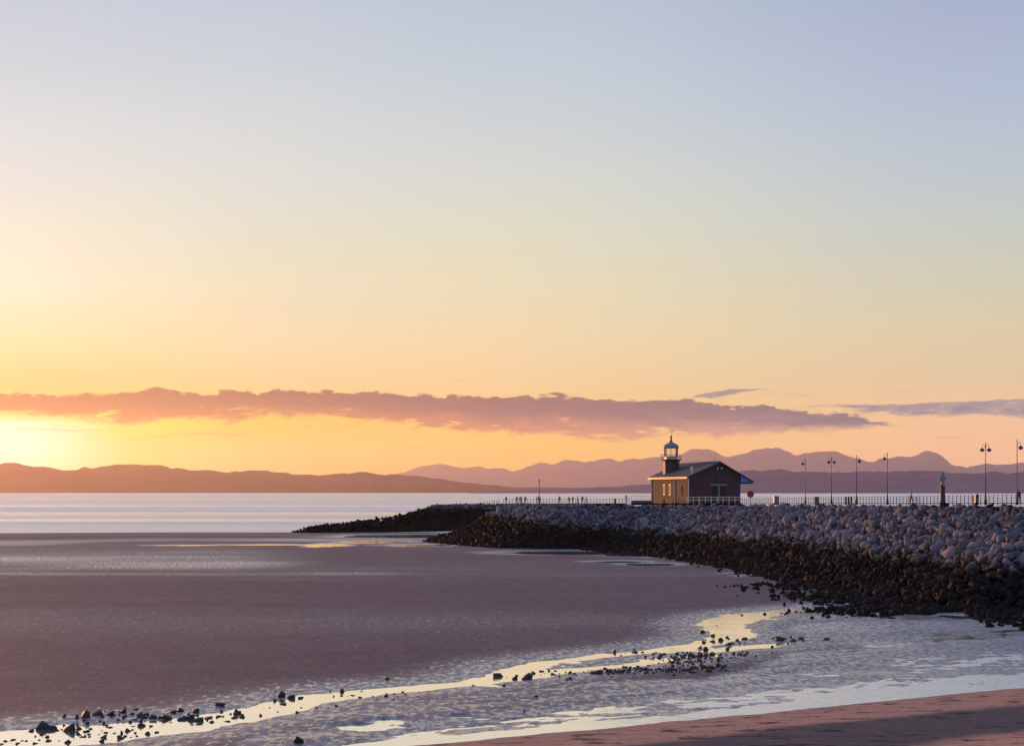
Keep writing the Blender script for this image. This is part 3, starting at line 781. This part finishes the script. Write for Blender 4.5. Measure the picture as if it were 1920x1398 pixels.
# roof
roof = MB()
roof.prism([(-0.55, zl(-0.55)), (APX, RDG), (APX, RDG + 0.2), (-0.55, zl(-0.55) + 0.2)], -0.55, LEN + 0.5)
roof.prism([(APX + 0.002, RDG), (12.95, zr(12.95)), (12.95, zr(12.95) + 0.18), (APX + 0.002, RDG + 0.2)], -0.55, LEN + 0.5)
roof = roof.build('roof', m_roof, st)
MB().tube([(APX, -0.58, RDG + 0.22), (APX, LEN + 0.53, RDG + 0.22)], 0.11, 8).build('ridge_cap', m_lead, roof)
MB().box(-0.62, -0.50, -0.56, LEN + 0.5, zl(-0.55) - 0.16, zl(-0.55) + 0.15).build('fascia', m_white, roof)
MB().tube([(-0.70, -0.56, zl(-0.55) + 0.02), (-0.70, LEN + 0.5, zl(-0.55) + 0.02)], 0.10, 8).build('gutter', m_white, roof)
for sgn in (0, 1):      # barge boards
    pts = ([(-0.6, zl(-0.6) - 0.1), (APX, RDG - 0.12), (APX, RDG + 0.2), (-0.6, zl(-0.6) + 0.2)] if sgn == 0 else
           [(APX, RDG - 0.12), (12.95, zr(12.95) - 0.06), (12.95, zr(12.95) + 0.2), (APX, RDG + 0.2)])
    MB().prism(pts, -0.64, -0.56).build('barge_board', m_dark, roof)
for y in (-0.12, 6.4, LEN - 0.1):
    MB().tube([(-0.10, y, -0.2), (-0.10, y, 4.6), (-0.5, y, 4.8)], 0.085, 8).build('downpipe', m_white, st)
for (y0, y1, z0, z1) in opsL:
    w = MB()
    w.box(-0.03, 0.16, y0 + 0.005, y0 + 0.10, z0, z1); w.box(-0.03, 0.16, y1 - 0.10, y1 - 0.005, z0, z1)
    w.box(-0.03, 0.16, y0 + 0.101, y1 - 0.101, z1 - 0.15, z1 - 0.002); w.box(-0.03, 0.16, y0 + 0.101, y1 - 0.101, z0 + 0.002, z0 + 0.14)
    w = w.build('window', m_cream if y0 > 5 else m_wall, st)
    MB().box(0.19, 0.21, y0, y1, z0, z1).build('pane', m_glassdark, w)
    MB().box(-0.14, -0.001, y0 - 0.1, y1 + 0.1, z0 - 0.14, z0 - 0.003).build('sill', m_wall, w)
for (x0, x1, z0, z1) in opsG:
    w = MB()
    w.box(x0 + .003, x0 + 0.12, 0.12, 0.24, z0, z1); w.box(x1 - 0.12, x1 - .003, 0.12, 0.24, z0, z1); w.box(x0 + .121, x1 - .121, 0.12, 0.24, z1 - 0.14, z1 - .003)
    w = w.build('door', m_dark, st)
    MB().box(x0 + .121, x1 - .121, 0.16, 0.2, 0.05, z1 - .141).build('pane', m_glassdark, w)
MB().box(5.86, 6.14, -0.12, -0.002, -0.3, 3.3).build('pilaster', m_lead, st)
MB().box(4.3, 7.7, -0.10, -0.002, 3.31, 3.6).build('lintel', m_lead, st)
MB().box(9.2, WID - 0.02, -0.07, -0.002, -0.3, 3.6).build('shutter', m_navy, st)
for x in (5.65, 6.45):
    l = MB().box(x - 0.05, x + 0.05, -0.25, -0.002, 6.45, 6.55).build('floodlight', m_grey, st)
    MB().lathe([(0.02, 6.35), (0.16, 6.42), (0.17, 6.62), (0.03, 6.7)], 10, (x, -0.36)).build('lamp_head', m_white, l)
# blue end board of the canopy
can = MB().prism([(WID + 0.02, 3.72), (12.7, 3.72), (12.7, zr(12.7) - 0.03), (WID + 0.02, zr(WID) - 0.06)], -0.3, -0.2).build('canopy', m_blue, st)
MB().box(WID + 0.02, 12.7, -0.31, -0.302, 3.73, 3.98).build('canopy_stripe', m_navy, can)
MB().box(12.62, 12.78, -0.2, LEN, 3.66, zr(12.8) - 0.02).build('canopy_beam', m_dark, can)
MB().tube([(5.4, 0.4, 7.2), (5.4, 0.4, 8.5)], 0.04, 6).build('aerial', m_dark, roof)
MB().lathe([(0.16, 5.0), (0.16, 6.25), (0.24, 6.3), (0.24, 6.6), (0.1, 6.85)], 10, (0.9, 0.7)).build('vent_pipe', m_white, roof)
# lantern tower
TC = (2.4, 14.0)
tw = MB().lathe([(1.6, 4.4), (1.6, 8.0), (1.72, 8.1), (1.72, 8.25)], 8, TC, R(22.5)).build('tower', m_drum, st)
MB().lathe([(1.75, 8.26), (2.05, 8.32), (2.08, 8.44), (1.5, 8.45)], 24, TC).build('gallery', m_drum, tw)
for k in range(12):
    a = 2 * math.pi * k / 12
    MB().tube([(TC[0] + 1.97 * math.cos(a), TC[1] + 1.97 * math.sin(a), 8.44), (TC[0] + 1.97 * math.cos(a), TC[1] + 1.97 * math.sin(a), 9.35)], 0.03, 6).build('gallery_post', m_dark, tw)
for zz in (8.95, 9.35):
    MB().tube([(TC[0] + 1.97 * math.cos(a), TC[1] + 1.97 * math.sin(a), zz) for a in np.linspace(0, 2 * math.pi, 33)], 0.028, 6).build('gallery_rail', m_dark, tw)
ln = MB().lathe([(1.32, 8.46), (1.32, 8.9), (1.38, 8.92), (1.38, 9.0)], 8, TC, R(22.5)).build('lantern', m_cream, st)
for k in range(8):
    a = 2 * math.pi * k / 8 + R(22.5); a2 = a + 2 * math.pi / 8
    p = [(TC[0] + 1.3 * math.cos(q), TC[1] + 1.3 * math.sin(q)) for q in (a, a2)]
    MB().tube([(p[0][0], p[0][1], 9.0), (p[0][0], p[0][1], 10.62)], 0.06, 6).build('glazing_bar', m_cream, ln)
    MB().add([(p[0][0] * .97 + TC[0] * .03, p[0][1] * .97 + TC[1] * .03, 9.0), (p[1][0] * .97 + TC[0] * .03, p[1][1] * .97 + TC[1] * .03, 9.0),
              (p[1][0] * .97 + TC[0] * .03, p[1][1] * .97 + TC[1] * .03, 10.6), (p[0][0] * .97 + TC[0] * .03, p[0][1] * .97 + TC[1] * .03, 10.6)], [(0, 1, 2, 3)]).build('pane', m_glass, ln)
dm = MB().lathe([(1.2, 10.6), (1.5, 10.64), (1.55, 10.8), (1.46, 11.05), (1.2, 11.35), (0.75, 11.58), (0.36, 11.72), (0.3, 11.8)], 24, TC).build('dome', m_lead, st, True)
MB().lathe([(0.3, 11.8), (0.34, 11.95), (0.2, 12.1), (0.16, 12.6), (0.24, 12.7), (0.18, 12.95), (0.05, 13.1)], 12, TC).build('finial', m_gold, dm)
v_ = MB().tube([(TC[0], TC[1], 13.1), (TC[0], TC[1], 14.3)], 0.035, 6)
v_.box(TC[0] - 0.45, TC[0] + 0.45, TC[1] - 0.02, TC[1] + 0.02, 13.9, 13.96); v_.add([(TC[0] + .45, TC[1], 13.75), (TC[0] + .45, TC[1], 14.12), (TC[0] + .75, TC[1], 13.93), (TC[0] + .45, TC[1] + .03, 13.75), (TC[0] + .45, TC[1] + .03, 14.12), (TC[0] + .75, TC[1] + .03, 13.93)],
                                                                              [(0, 2, 1), (3, 4, 5), (0, 1, 4, 3), (1, 2, 5, 4), (2, 0, 3, 5)])
v_.build('weather_vane', m_dark, dm)

# ------------------------------------------------------------------ fences
def unit_post(w, h, mat, rnd=True):
    mb = MB()
    if rnd: mb.lathe([(w, -0.35), (w, h - 0.03), (w * 1.25, h - 0.02), (w * 1.25, h + 0.02), (w * 0.5, h + 0.06)], 8)
    else: mb.box(-w, w, -w, w, -0.35, h).box(-w * 1.2, w * 1.2, -w * 1.2, w * 1.2, h + 0.002, h + 0.04)
    return mb.mesh('post', mat)
def fence(name, pts, step, h, pw, rails, rr, mat, label, group=None, rmat=None):
    o = empty(name, pts[0]); tag(o, label, 'fence', group)
    base = Vector(pts[0]); pm = unit_post(pw, h, mat)
    ks = []
    for i in range(len(pts) - 1):
        a, b_ = Vector(pts[i]), Vector(pts[i + 1]); n = max(1, round((b_ - a).length / step))
        for k in range(n + (1 if i == len(pts) - 2 else 0)):
            ks.append(a.lerp(b_, k / n))
    for p in ks: shared('post', pm, o, p - base, (0, 0, random.random()))
    for zr_ in rails:
        MB().tube([tuple(Vector(p) - base + Vector((0, 0, zr_))) for p in pts], rr, 6).build('rail', rmat or mat, o)
    return o
def gp(x, y, dz=0.0): return (x, y, deck_z(y) + dz)
fence('railing', [gp(50, 340), gp(58.5, 285), gp(73.5, 180), gp(80, 140)], 1.35, 1.15, 0.05, (0.35, 0.75, 1.1), 0.024, m_dark, 'dark metal railing behind the lamp posts on the jetty')
fence('railing', [gp(-2.2, 387.5), gp(10, 366), gp(26, 331)], 1.55, 1.15, 0.05, (0.35, 0.75, 1.1), 0.024, m_dark, 'dark railing along the jetty end by the people')
fence('railing', [(-13.2, 349, 3.35), (-8.5, 367, 4.1), (-3.3, 386, 4.75)], 2.1, 1.2, 0.055, (0.6, 1.1), 0.024, m_dark, 'dark railing stepping down the end of the jetty above the sea')
fence('painted_fence', [gp(30.3, 258, -0.05), gp(39.7, 259, -0.05)], 1.04, 1.2, 0.06, (0.65, 1.12), 0.07, m_cream, 'white fence with sunlit warmth in its colour in front of the dark gable wall')  # orange sunlight on white rails, put into the paint colour
fence('garden_fence', [gp(23.2, 290), gp(26.6, 289)], 0.55, 1.55, 0.04, (0.9, 1.5), 0.035, m_white, 'pale picket fence on a low brick wall beside the building')
lw = empty('low_wall', gp(25, 288.4)); tag(lw, 'low red brick wall under the pale picket fence', 'wall')
MB().box(-2.0, 2.0, -0.15, 0.15, -0.3, 0.5).build('brickwork', m_brick, lw); MB().box(-2.05, 2.05, -0.19, 0.19, 0.502, 0.58).build('coping', m_deck, lw)

# ------------------------------------------------------------------ lamp posts
def lamp_post(u, y, h, arms, label, tilt=0):
    o = empty('lamp_post', gp(at(u, y), y)); tag(o, label, 'lamp post', 'lamp posts along the jetty')
    MB().lathe([(0.20, -0.2), (0.20, 0.5), (0.14, 0.6), (0.10, 1.3), (0.07, 1.4), (0.048, h - 0.9), (0.07, h - 0.85), (0.05, h - 0.8), (0.04, h)], 10).build('pole', m_pole, o)
    MB().lathe([(0.02, h), (0.09, h + 0.07), (0.05, h + 0.16), (0.015, h + 0.35)], 8).build('finial', m_pole, o)
    for s in arms:
        MB().tube([(0, 0, h - 0.7), (0.12 * s, 0, h - 0.15), (0.30 * s, 0, h + 0.02), (0.46 * s, 0, h - 0.18), (0.48 * s, 0, h - 0.5)], 0.03, 6).build('arm', m_pole, o)
        hd = MB().lathe([(0.05, h - 0.5), (0.12, h - 0.55), (0.34, h - 0.75), (0.36, h - 0.82), (0.30, h - 0.83)], 14, (0.48 * s, 0)).build('lamp_shade', m_pole, o)
        MB().lathe([(0.28, h - 0.835), (0.22, h - 0.98), (0.06, h - 1.06)], 12, (0.48 * s, 0)).build('lamp_bowl', m_lead, hd)
    return o
lamp_post(1510, 277, 8.1, (-1,), 'lamp post nearest the building, single arm')
lamp_post(1559, 262, 8.0, (-1, 1), 'second lamp post from the building, twin heads')
lamp_post(1606, 253, 7.9, (1,), 'third lamp post from the building, single arm to the right')
lamp_post(1664, 242, 8.0, (-1,), 'fourth lamp post from the building, single arm to the left')
lamp_post(1848, 208, 8.2, (-1, 1), 'tall twin headed lamp post, second from the right edge')
lamp_post(1907, 197, 8.1, (1,), 'lamp post nearest the right edge of the picture')
mast = empty('beacon_mast', gp(at(1011, 392), 392)); tag(mast, 'tall thin beacon mast at the seaward end of the jetty', 'mast')
MB().lathe([(0.2, -0.2), (0.2, 0.4), (0.10, 0.5), (0.07, 5.6)], 10).build('pole', m_brown, mast)
MB().lathe([(0.07, 5.6), (0.3, 5.65), (0.3, 5.72), (0.1, 5.75)], 10).build('platform', m_brown, mast)
MB().lathe([(0.14, 5.75), (0.16, 6.2), (0.2, 6.25), (0.03, 6.5)], 10).build('beacon', m_red, mast)

# ------------------------------------------------------------------ column with sculpture
y0 = 214
sc_ = empty('sculpture_column', gp(at(1767.5, y0), y0)); tag(sc_, 'dark round column topped by a grey pointed bird-like sculpture', 'sculpture')
MB().lathe([(0.42, -0.3), (0.42, 0.25), (0.34, 0.3), (0.33, 2.35), (0.38, 2.4), (0.38, 2.5), (0.2, 2.52)], 16).build('column', m_drum, sc_)
# two folded wings rising to a point
for s in (-1, 1):
    vs = []; prof = [(2.5, 0.10, 0.34), (2.8, 0.02, 0.26), (3.05, 0.0, 0.20), (3.3, 0.0, 0.40), (3.6, 0.0, 0.47), (3.95, 0.0, 0.36), (4.3, 0.0, 0.17), (4.6, 0.0, 0.03)]
    mbw = MB(); n = 8; fs = []
    for (z, a_, b_) in prof:
        for k in range(n):
            t_ = math.pi * k / (n - 1)
            vs.append((s * (a_ + (b_ - a_) * math.sin(t_)), 0.24 * (1 - (z - 2.5) / 2.6) * math.cos(t_), z))
    for i in range(len(prof) - 1):
        for k in range(n):
            q = [i * n + k, i * n + (k + 1) % n, (i + 1) * n + (k + 1) % n, (i + 1) * n + k]
            fs.append(tuple(q if s > 0 else q[::-1]))
    fs.append(tuple(range(n))); fs.append(tuple((len(prof) - 1) * n + k for k in range(n)))
    mbw.add(vs, fs).build('wing', m_lead, sc_, True)

# ------------------------------------------------------------------ sign, cabinets, bins
y0 = 262
sg = empty('round_sign', gp(at(1407, y0), y0)); tag(sg, 'round red sign on a thin post right of the building', 'sign')
MB().lathe([(0.045, -0.3), (0.045, 2.1)], 8).build('post', m_dark, sg)
disc = MB().lathe([(0.60, 0.0), (0.62, 0.01), (0.62, 0.05), (0.58, 0.06)], 28).build('disc', m_red, sg)
disc.rotation_euler = (R(90), 0, 0); disc.location = (0, -0.05, 1.62)
def cabinet(name, u, y, w, d, h, mat, label, cat, cap=True):
    o = empty(name, gp(at(u, y), y), R(10)); tag(o, label, cat)
    MB().box(-w / 2, w / 2, -d / 2, d / 2, -0.2, h).build('body', mat, o)
    MB().box(-w / 2 - .04, w / 2 + .04, -d / 2 - .04, d / 2 + .04, h + .002, h + 0.07).build('lid', mat, o)
    MB().box(-w / 2 + .08, w / 2 - .08, -d / 2 - .015, -d / 2 - .002, 0.15, h - 0.12).build('door', mat, o)
    return o
cabinet('control_cabinet', 1455, 246, 0.85, 0.6, 1.15, m_grey, 'grey metal cabinet standing between the round sign and first lamp post', 'cabinet')
cabinet('litter_bin', 1531.5, 250, 0.60, 0.55, 1.05, m_brown, 'brown litter bin between the two lamp posts nearest the building', 'bin')
cabinet('litter_bin', 1153, 338, 0.48, 0.48, 1.05, m_dark, 'small dark bin against the railing left of the building', 'bin')
cabinet('litter_bin', 1831, 201, 0.42, 0.42, 1.15, m_dark, 'dark bin standing close to the tall twin headed lamp post', 'bin')
bd = empty('notice_board', gp(at(1174.5, 297), 297), R(-35)); tag(bd, 'narrow pale notice board just left of the picket fence', 'sign')
MB().box(-0.05, 0.05, -0.05, 0.05, -0.2, 1.7).build('post', m_cream, bd); MB().box(-0.28, 0.28, -0.09, -0.052, 0.35, 1.65).build('board', m_cream, bd)
bd = empty('notice_board', gp(at(1824.5, 202), 202), R(-35)); tag(bd, 'narrow pale board beside the dark bin at the right', 'sign')
MB().box(-0.05, 0.05, -0.05, 0.05, -0.2, 1.1).build('post', m_cream, bd); MB().box(-0.2, 0.2, -0.09, -0.052, 0.25, 1.1).build('board', m_cream, bd)
fence('barrier', [gp(at(1699, 226), 226), gp(at(1724, 224), 224)], 0.42, 1.05, 0.05, (0.5, 1.0), 0.05, m_cream, 'short pale barrier behind the boulders between lamp posts')
for k, u in enumerate((1586, 1591, 1596)):
    bo = empty('bollard', gp(at(u, 246 - k), 246 - k)); tag(bo, ('left', 'middle', 'right')[k] + ' one of three dark bollards in a row between lamp posts', 'bollard', 'row of three bollards')
    MB().lathe([(0.15, -0.2), (0.14, 0.85), (0.17, 0.87), (0.17, 0.93)], 12).build('shaft', m_dark, bo); MB().lathe([(0.16, 0.932), (0.14, 1.05), (0.04, 1.12)], 12).build('cap', m_dark, bo)

# ------------------------------------------------------------------ people
def person_mesh(kind, coat):
    # one vertex per joint, grown with a skin modifier; pose: stand / walk / lean
    st_ = {'stand': (0.09, 0.0, 0.10), 'walk': (0.06, 0.26, 0.22), 'lean': (0.10, 0.05, 0.32)}[kind]
    w_, k_, arm = st_
    V_ = [(0, 0, 0.93), (0, 0, 1.15), (0, -0.01, 1.38), (0, -0.01, 1.47), (0, -0.02, 1.55), (0, -0.03, 1.66), (0, -0.01, 1.75),
          (w_, 0, 0.90), (w_ + .01, -k_ * .55, 0.50), (w_ + .01, -k_ * .6, 0.09), (w_ + .02, -k_ * .6 - 0.14, 0.035),
          (-w_, 0, 0.90), (-w_ - .01, k_ * .30, 0.50), (-w_ - .01, k_ * .85, 0.10), (-w_ - .02, k_ * .85 - 0.13, 0.035),
          (0.18, 0, 1.40), (0.25, arm * .3, 1.13), (0.24, -arm * .5, 0.90), (0.235, -arm * .62, 0.80),
          (-0.18, 0, 1.40), (-0.25, -arm * .2, 1.13), (-0.24, -arm * .9, 0.92), (-0.235, -arm * 1.05, 0.83)]
    E_ = [(0, 1), (1, 2), (2, 3), (3, 4), (4, 5), (5, 6), (0, 7), (7, 8), (8, 9), (9, 10), (0, 11), (11, 12), (12, 13), (13, 14),
          (2, 15), (15, 16), (16, 17), (17, 18), (2, 19), (19, 20), (20, 21), (21, 22)]
    Rr = [(.15, .11), (.15, .11), (.16, .11), (.06, .06), (.07, .08), (.095, .11), (.06, .07)] + [(.09, .09), (.062, .065), (.045, .05), (.04, .03)] * 2 + [(.07, .07), (.052, .052), (.04, .04), (.04, .03)] * 2
    me = bpy.data.meshes.new('person_body'); me.from_pydata(V_, E_, [])
    ob = bpy.data.objects.new('person_body', me); col.objects.link(ob)
    md = ob.modifiers.new('Skin', 'SKIN'); ss = ob.modifiers.new('Sub', 'SUBSURF'); ss.levels = 1; ss.render_levels = 1
    if not me.skin_vertices: me.skin_vertices.new()
    for i, r_ in enumerate(Rr):
        me.skin_vertices[0].data[i].radius = r_
    me.skin_vertices[0].data[0].use_root = True
    dg = bpy.context.evaluated_depsgraph_get(); dg.update()
    res = bpy.data.meshes.new_from_object(ob.evaluated_get(dg))
    bpy.data.objects.remove(ob)
    res.materials.clear()
    for m in (m_trou, coat, m_skin, m_dark): res.materials.append(m)
    for p in res.polygons:
        p.use_smooth = True; c = p.center
        hand = abs(c.x) > 0.17 and c.z < 0.86 and c.z > 0.74
        p.material_index = 3 if c.z > 1.68 or (c.z > 1.56 and c.y > 0.01) else 2 if c.z > 1.50 or hand else 1 if c.z > 0.86 else 0
    return res
coats = [plain('coat_black', (0.03, 0.03, 0.035), .8), plain('coat_navy', (0.03, 0.035, 0.07), .8), plain('coat_maroon', (0.12, 0.03, 0.04), .8), plain('coat_grey', (0.05, 0.05, 0.055), .8), plain('coat_tan', (0.45, 0.28, 0.16), .8)]
pm_cache = {}
def person(u, y, kind, ci, rz, label, group='people at the end of the jetty', s=1.1):
    k = (kind, ci)
    if k not in pm_cache: pm_cache[k] = person_mesh(kind, coats[ci])
    o = shared('person', pm_cache[k], None, gp(at(u, y), y, 0.03), (0, 0, R(rz)), (s, s, s))
    tag(o, label, 'person', group); return o
person(949, 386, 'stand', 0, 200, 'person in dark clothes standing alone at the far left end of the jetty')
person(969, 384, 'stand', 1, 170, 'person in navy standing just left of a close pair on the jetty')
person(975, 383, 'stand', 0, 120, 'left one of a close pair of dark-clothed people on the jetty end')
person(978, 383, 'walk', 3, 240, 'right one of a close pair of dark-clothed people on the jetty end')
person(985, 382, 'lean', 0, 150, 'person standing alone between the close pair and the beacon mast')
person(1006, 380, 'stand', 0, 100, 'person in black at the left foot of the beacon mast')
person(1010, 381, 'lean', 3, 200, 'person in grey right beside the beacon mast')
person(1013, 380, 'walk', 1, 260, 'person in navy at the right foot of the beacon mast')
person(1049, 374, 'stand', 0, 180, 'lone person standing midway between the mast and the right hand group')
person(1067, 372, 'lean', 2, 160, 'person in maroon coat, leftmost of the right hand group', s=1.0)
person(1074, 371, 'stand', 1, 200, 'person in navy next to the maroon coat in the right hand group', s=1.04)
person(1083, 370, 'walk', 0, 90, 'tall person in black in the middle of the right hand group')
person(1092, 368, 'stand', 0, 180, 'person second from the right in the right hand group')
person(1099, 366, 'walk', 0, 90, 'rightmost person of the group walking along the jetty end')
person(1709, 222, 'walk', 4, 250, 'person in tan coat walking by the pale barrier between lamp posts', 'people near the lamp posts')
person(1910.5, 194, 'stand', 0, 180, 'person in dark clothes by the lamp post at the right edge', 'people near the lamp posts', 1.0)

# ------------------------------------------------------------------ loose stones on the sand
SP = [np_mesh('loose_stone', *boulder(2, 500 + k, 9), m_stone) for k in range(8)]
ORD = ('first second third fourth fifth sixth seventh eighth ninth tenth eleventh twelfth thirteenth fourteenth fifteenth sixteenth seventeenth eighteenth nineteenth twentieth '
       'twenty-first twenty-second twenty-third twenty-fourth twenty-fifth twenty-sixth twenty-seventh twenty-eighth twenty-ninth thirtieth thirty-first thirty-second thirty-third '
       'thirty-fourth thirty-fifth thirty-sixth thirty-seventh thirty-eighth thirty-ninth fortieth').split()
def stones(lst, label, group, base=0.2):
    for k, (u, v, w) in enumerate(sorted(lst)):
        x, y = gpt(u, v)
        r = w * 1.12 / 2 / FPX * y
        z = max(sand_z(x, y), -0.03)
        o = shared('stone', random.choice(SP), None, (x, y, z + r * 0.12), (random.uniform(-.6, .6), random.uniform(-.6, .6), random.uniform(0, 6.28)), (r * 1.05, r * random.uniform(0.8, 1.1), r * random.uniform(0.7, 1.05)))
        if len(lst) > 1:
            tag(o, ('leftmost ' if k == 0 else 'rightmost ' if k == len(lst) - 1 else ORD[k] + ' from the left, ') + label, 'stone', group)
        else: tag(o, label, 'stone')
stones([(161, 1347, 26), (182, 1344, 22), (208, 1343, 16), (232, 1338, 16), (120, 1347, 12), (78, 1366, 26), (97, 1366, 22), (57, 1370, 16), (130, 1369, 24), (148, 1366, 14), (169, 1366, 10), (133, 1375, 12),
        (156, 1381, 12), (91, 1389, 12), (66, 1393, 10), (128, 1391, 14), (112, 1388, 7), (10, 1389, 9), (22, 1388, 8), (5, 1394, 10)], 'dark weedy stone in the cluster at the bottom left corner', 'stones at the bottom left of the stream')
stones([(198, 1373, 10), (193, 1382, 14), (190, 1389, 16), (208, 1363, 10), (215, 1374, 8), (240, 1370, 11), (227, 1384, 18), (234, 1380, 10), (250, 1361, 9), (266, 1360, 18), (263, 1346, 16), (284, 1361, 8),
        (286, 1347, 15), (300, 1347, 12), (313, 1347, 20), (326, 1338, 12), (339, 1335, 16), (339, 1348, 18), (357, 1347, 18), (372, 1351, 22), (372, 1357, 12), (367, 1335, 18), (391, 1345, 15), (409, 1343, 12),
        (424, 1352, 11), (445, 1338, 18), (452, 1344, 14), (245, 1381, 6), (258, 1379, 7)], 'dark stone in the wide lower bend of the stream', 'stones in the lower bend of the stream')
stones([(414, 1325, 17), (529, 1307, 16), (546, 1308, 18), (507, 1326, 7), (557, 1337, 8), (564, 1326, 7), (593, 1329, 5), (631, 1326, 6), (641, 1296, 12), (639, 1304, 8), (650, 1304, 6),
        (661, 1303, 9), (672, 1299, 6), (675, 1307, 9), (724, 1307, 10), (726, 1276, 10)], 'small dark stone along the middle run of the stream', 'stones along the middle of the stream')
stones([(530, 1320, 14)], 'dark upright stone at the near edge of the stream, left of middle', None)
stones([(988, 1272, 26)], 'largest dark stone standing in the bright water near the middle', None)
stones([(934, 1268, 18), (965, 1272, 14), (1016, 1258, 9), (1038, 1264, 11), (1069, 1275, 10), (1062, 1277, 7), (945, 1286, 7), (888, 1285, 7), (1000, 1262, 9)], 'dark stone near the largest stone in the bright water', 'stones round the largest one')
stones([(558, 1394, 20)], 'dark stone on the rippled sand at the bottom edge', None)
stones([(983, 1335, 8), (1005, 1308, 9)], 'small stone on the grey sand below the stream', 'two stones on the grey sand')
stones([(1318, 1187, 13), (1336, 1192, 9), (1352, 1200, 13), (1363, 1195, 10), (1382, 1201, 9), (1396, 1199, 11), (1369, 1209, 9), (1364, 1217, 11), (1323, 1218, 12), (1312, 1215, 8), (1343, 1172, 5), (1448, 1214, 9),
        (1462, 1201, 16), (1502, 1200, 11), (1489, 1203, 12), (1335, 1202, 14), (1320, 1204, 10)], 'dark stone at the tight upper bend of the stream', 'stones at the upper bend of the stream')
stones([(1506, 1140, 11), (1585, 1136, 9), (1553, 1114, 14), (1533, 1151, 8), (1568, 1147, 12), (1550, 1200, 13), (1604, 1152, 12), (1615, 1156, 14), (1625, 1150, 12), (1632, 1155, 10)], 'dark stone lying off the foot of the boulder bank', 'stones off the foot of the jetty')
mid = [(1246, 1228, 8), (1262, 1233, 9), (1270, 1234, 7), (1281, 1233, 9), (1296, 1229, 12), (1311, 1230, 14), (1323, 1229, 14), (1335, 1228, 12), (1313, 1242, 9), (1322, 1243, 6), (1347, 1241, 14), (1374, 1228, 7), (1387, 1229, 12),
       (1401, 1227, 9), (1237, 1257, 10), (1250, 1258, 9), (1281, 1260, 12), (1303, 1255, 14), (1318, 1254, 14), (1333, 1255, 16), (1345, 1252, 12), (1328, 1261, 12), (1259, 1244, 9), (1190, 1223, 9), (1110, 1264, 12), (1125, 1264, 14),
       (1140, 1262, 12), (1156, 1262, 9), (1168, 1260, 9), (1180, 1259, 10), (1195, 1257, 10), (1208, 1258, 11), (1221, 1258, 10), (1265, 1258, 9), (1293, 1258, 8), (1355, 1255, 9), (1303, 1232, 9), (1290, 1234, 7)]
stones(mid, 'dark stone in the long bar of stones below the bend', 'bar of stones below the bend')

peb = []
allst = mid + [(161, 1347, 0), (208, 1343, 0), (97, 1366, 0), (133, 1375, 0), (230, 1372, 0), (263, 1348, 0), (313, 1347, 0), (357, 1347, 0), (391, 1345, 0), (445, 1340, 0), (529, 1310, 0), (640, 1300, 0), (724, 1306, 0),
               (965, 1270, 0), (1040, 1264, 0), (1352, 1200, 0), (1382, 1201, 0), (1462, 1201, 0), (1600, 1150, 0), (1625, 1152, 0), (60, 1385, 0), (150, 1360, 0)]
for k in range(520):
    u, v, _w = random.choice(allst)
    u += random.gauss(0, 26); v += random.gauss(0, 4.0)
    x, y = gpt(u, v)
    peb.append((x, y, max(sand_z(x, y), -0.02) + 0.01, random.uniform(0.03, 0.11)))
po = joined(peb, rotmats(len(peb)), 'pebbles', m_stone, None, Vector((0, 0, 0)), 0)
tag(po, 'small dark pebbles scattered between the stones of the stream', 'pebbles')
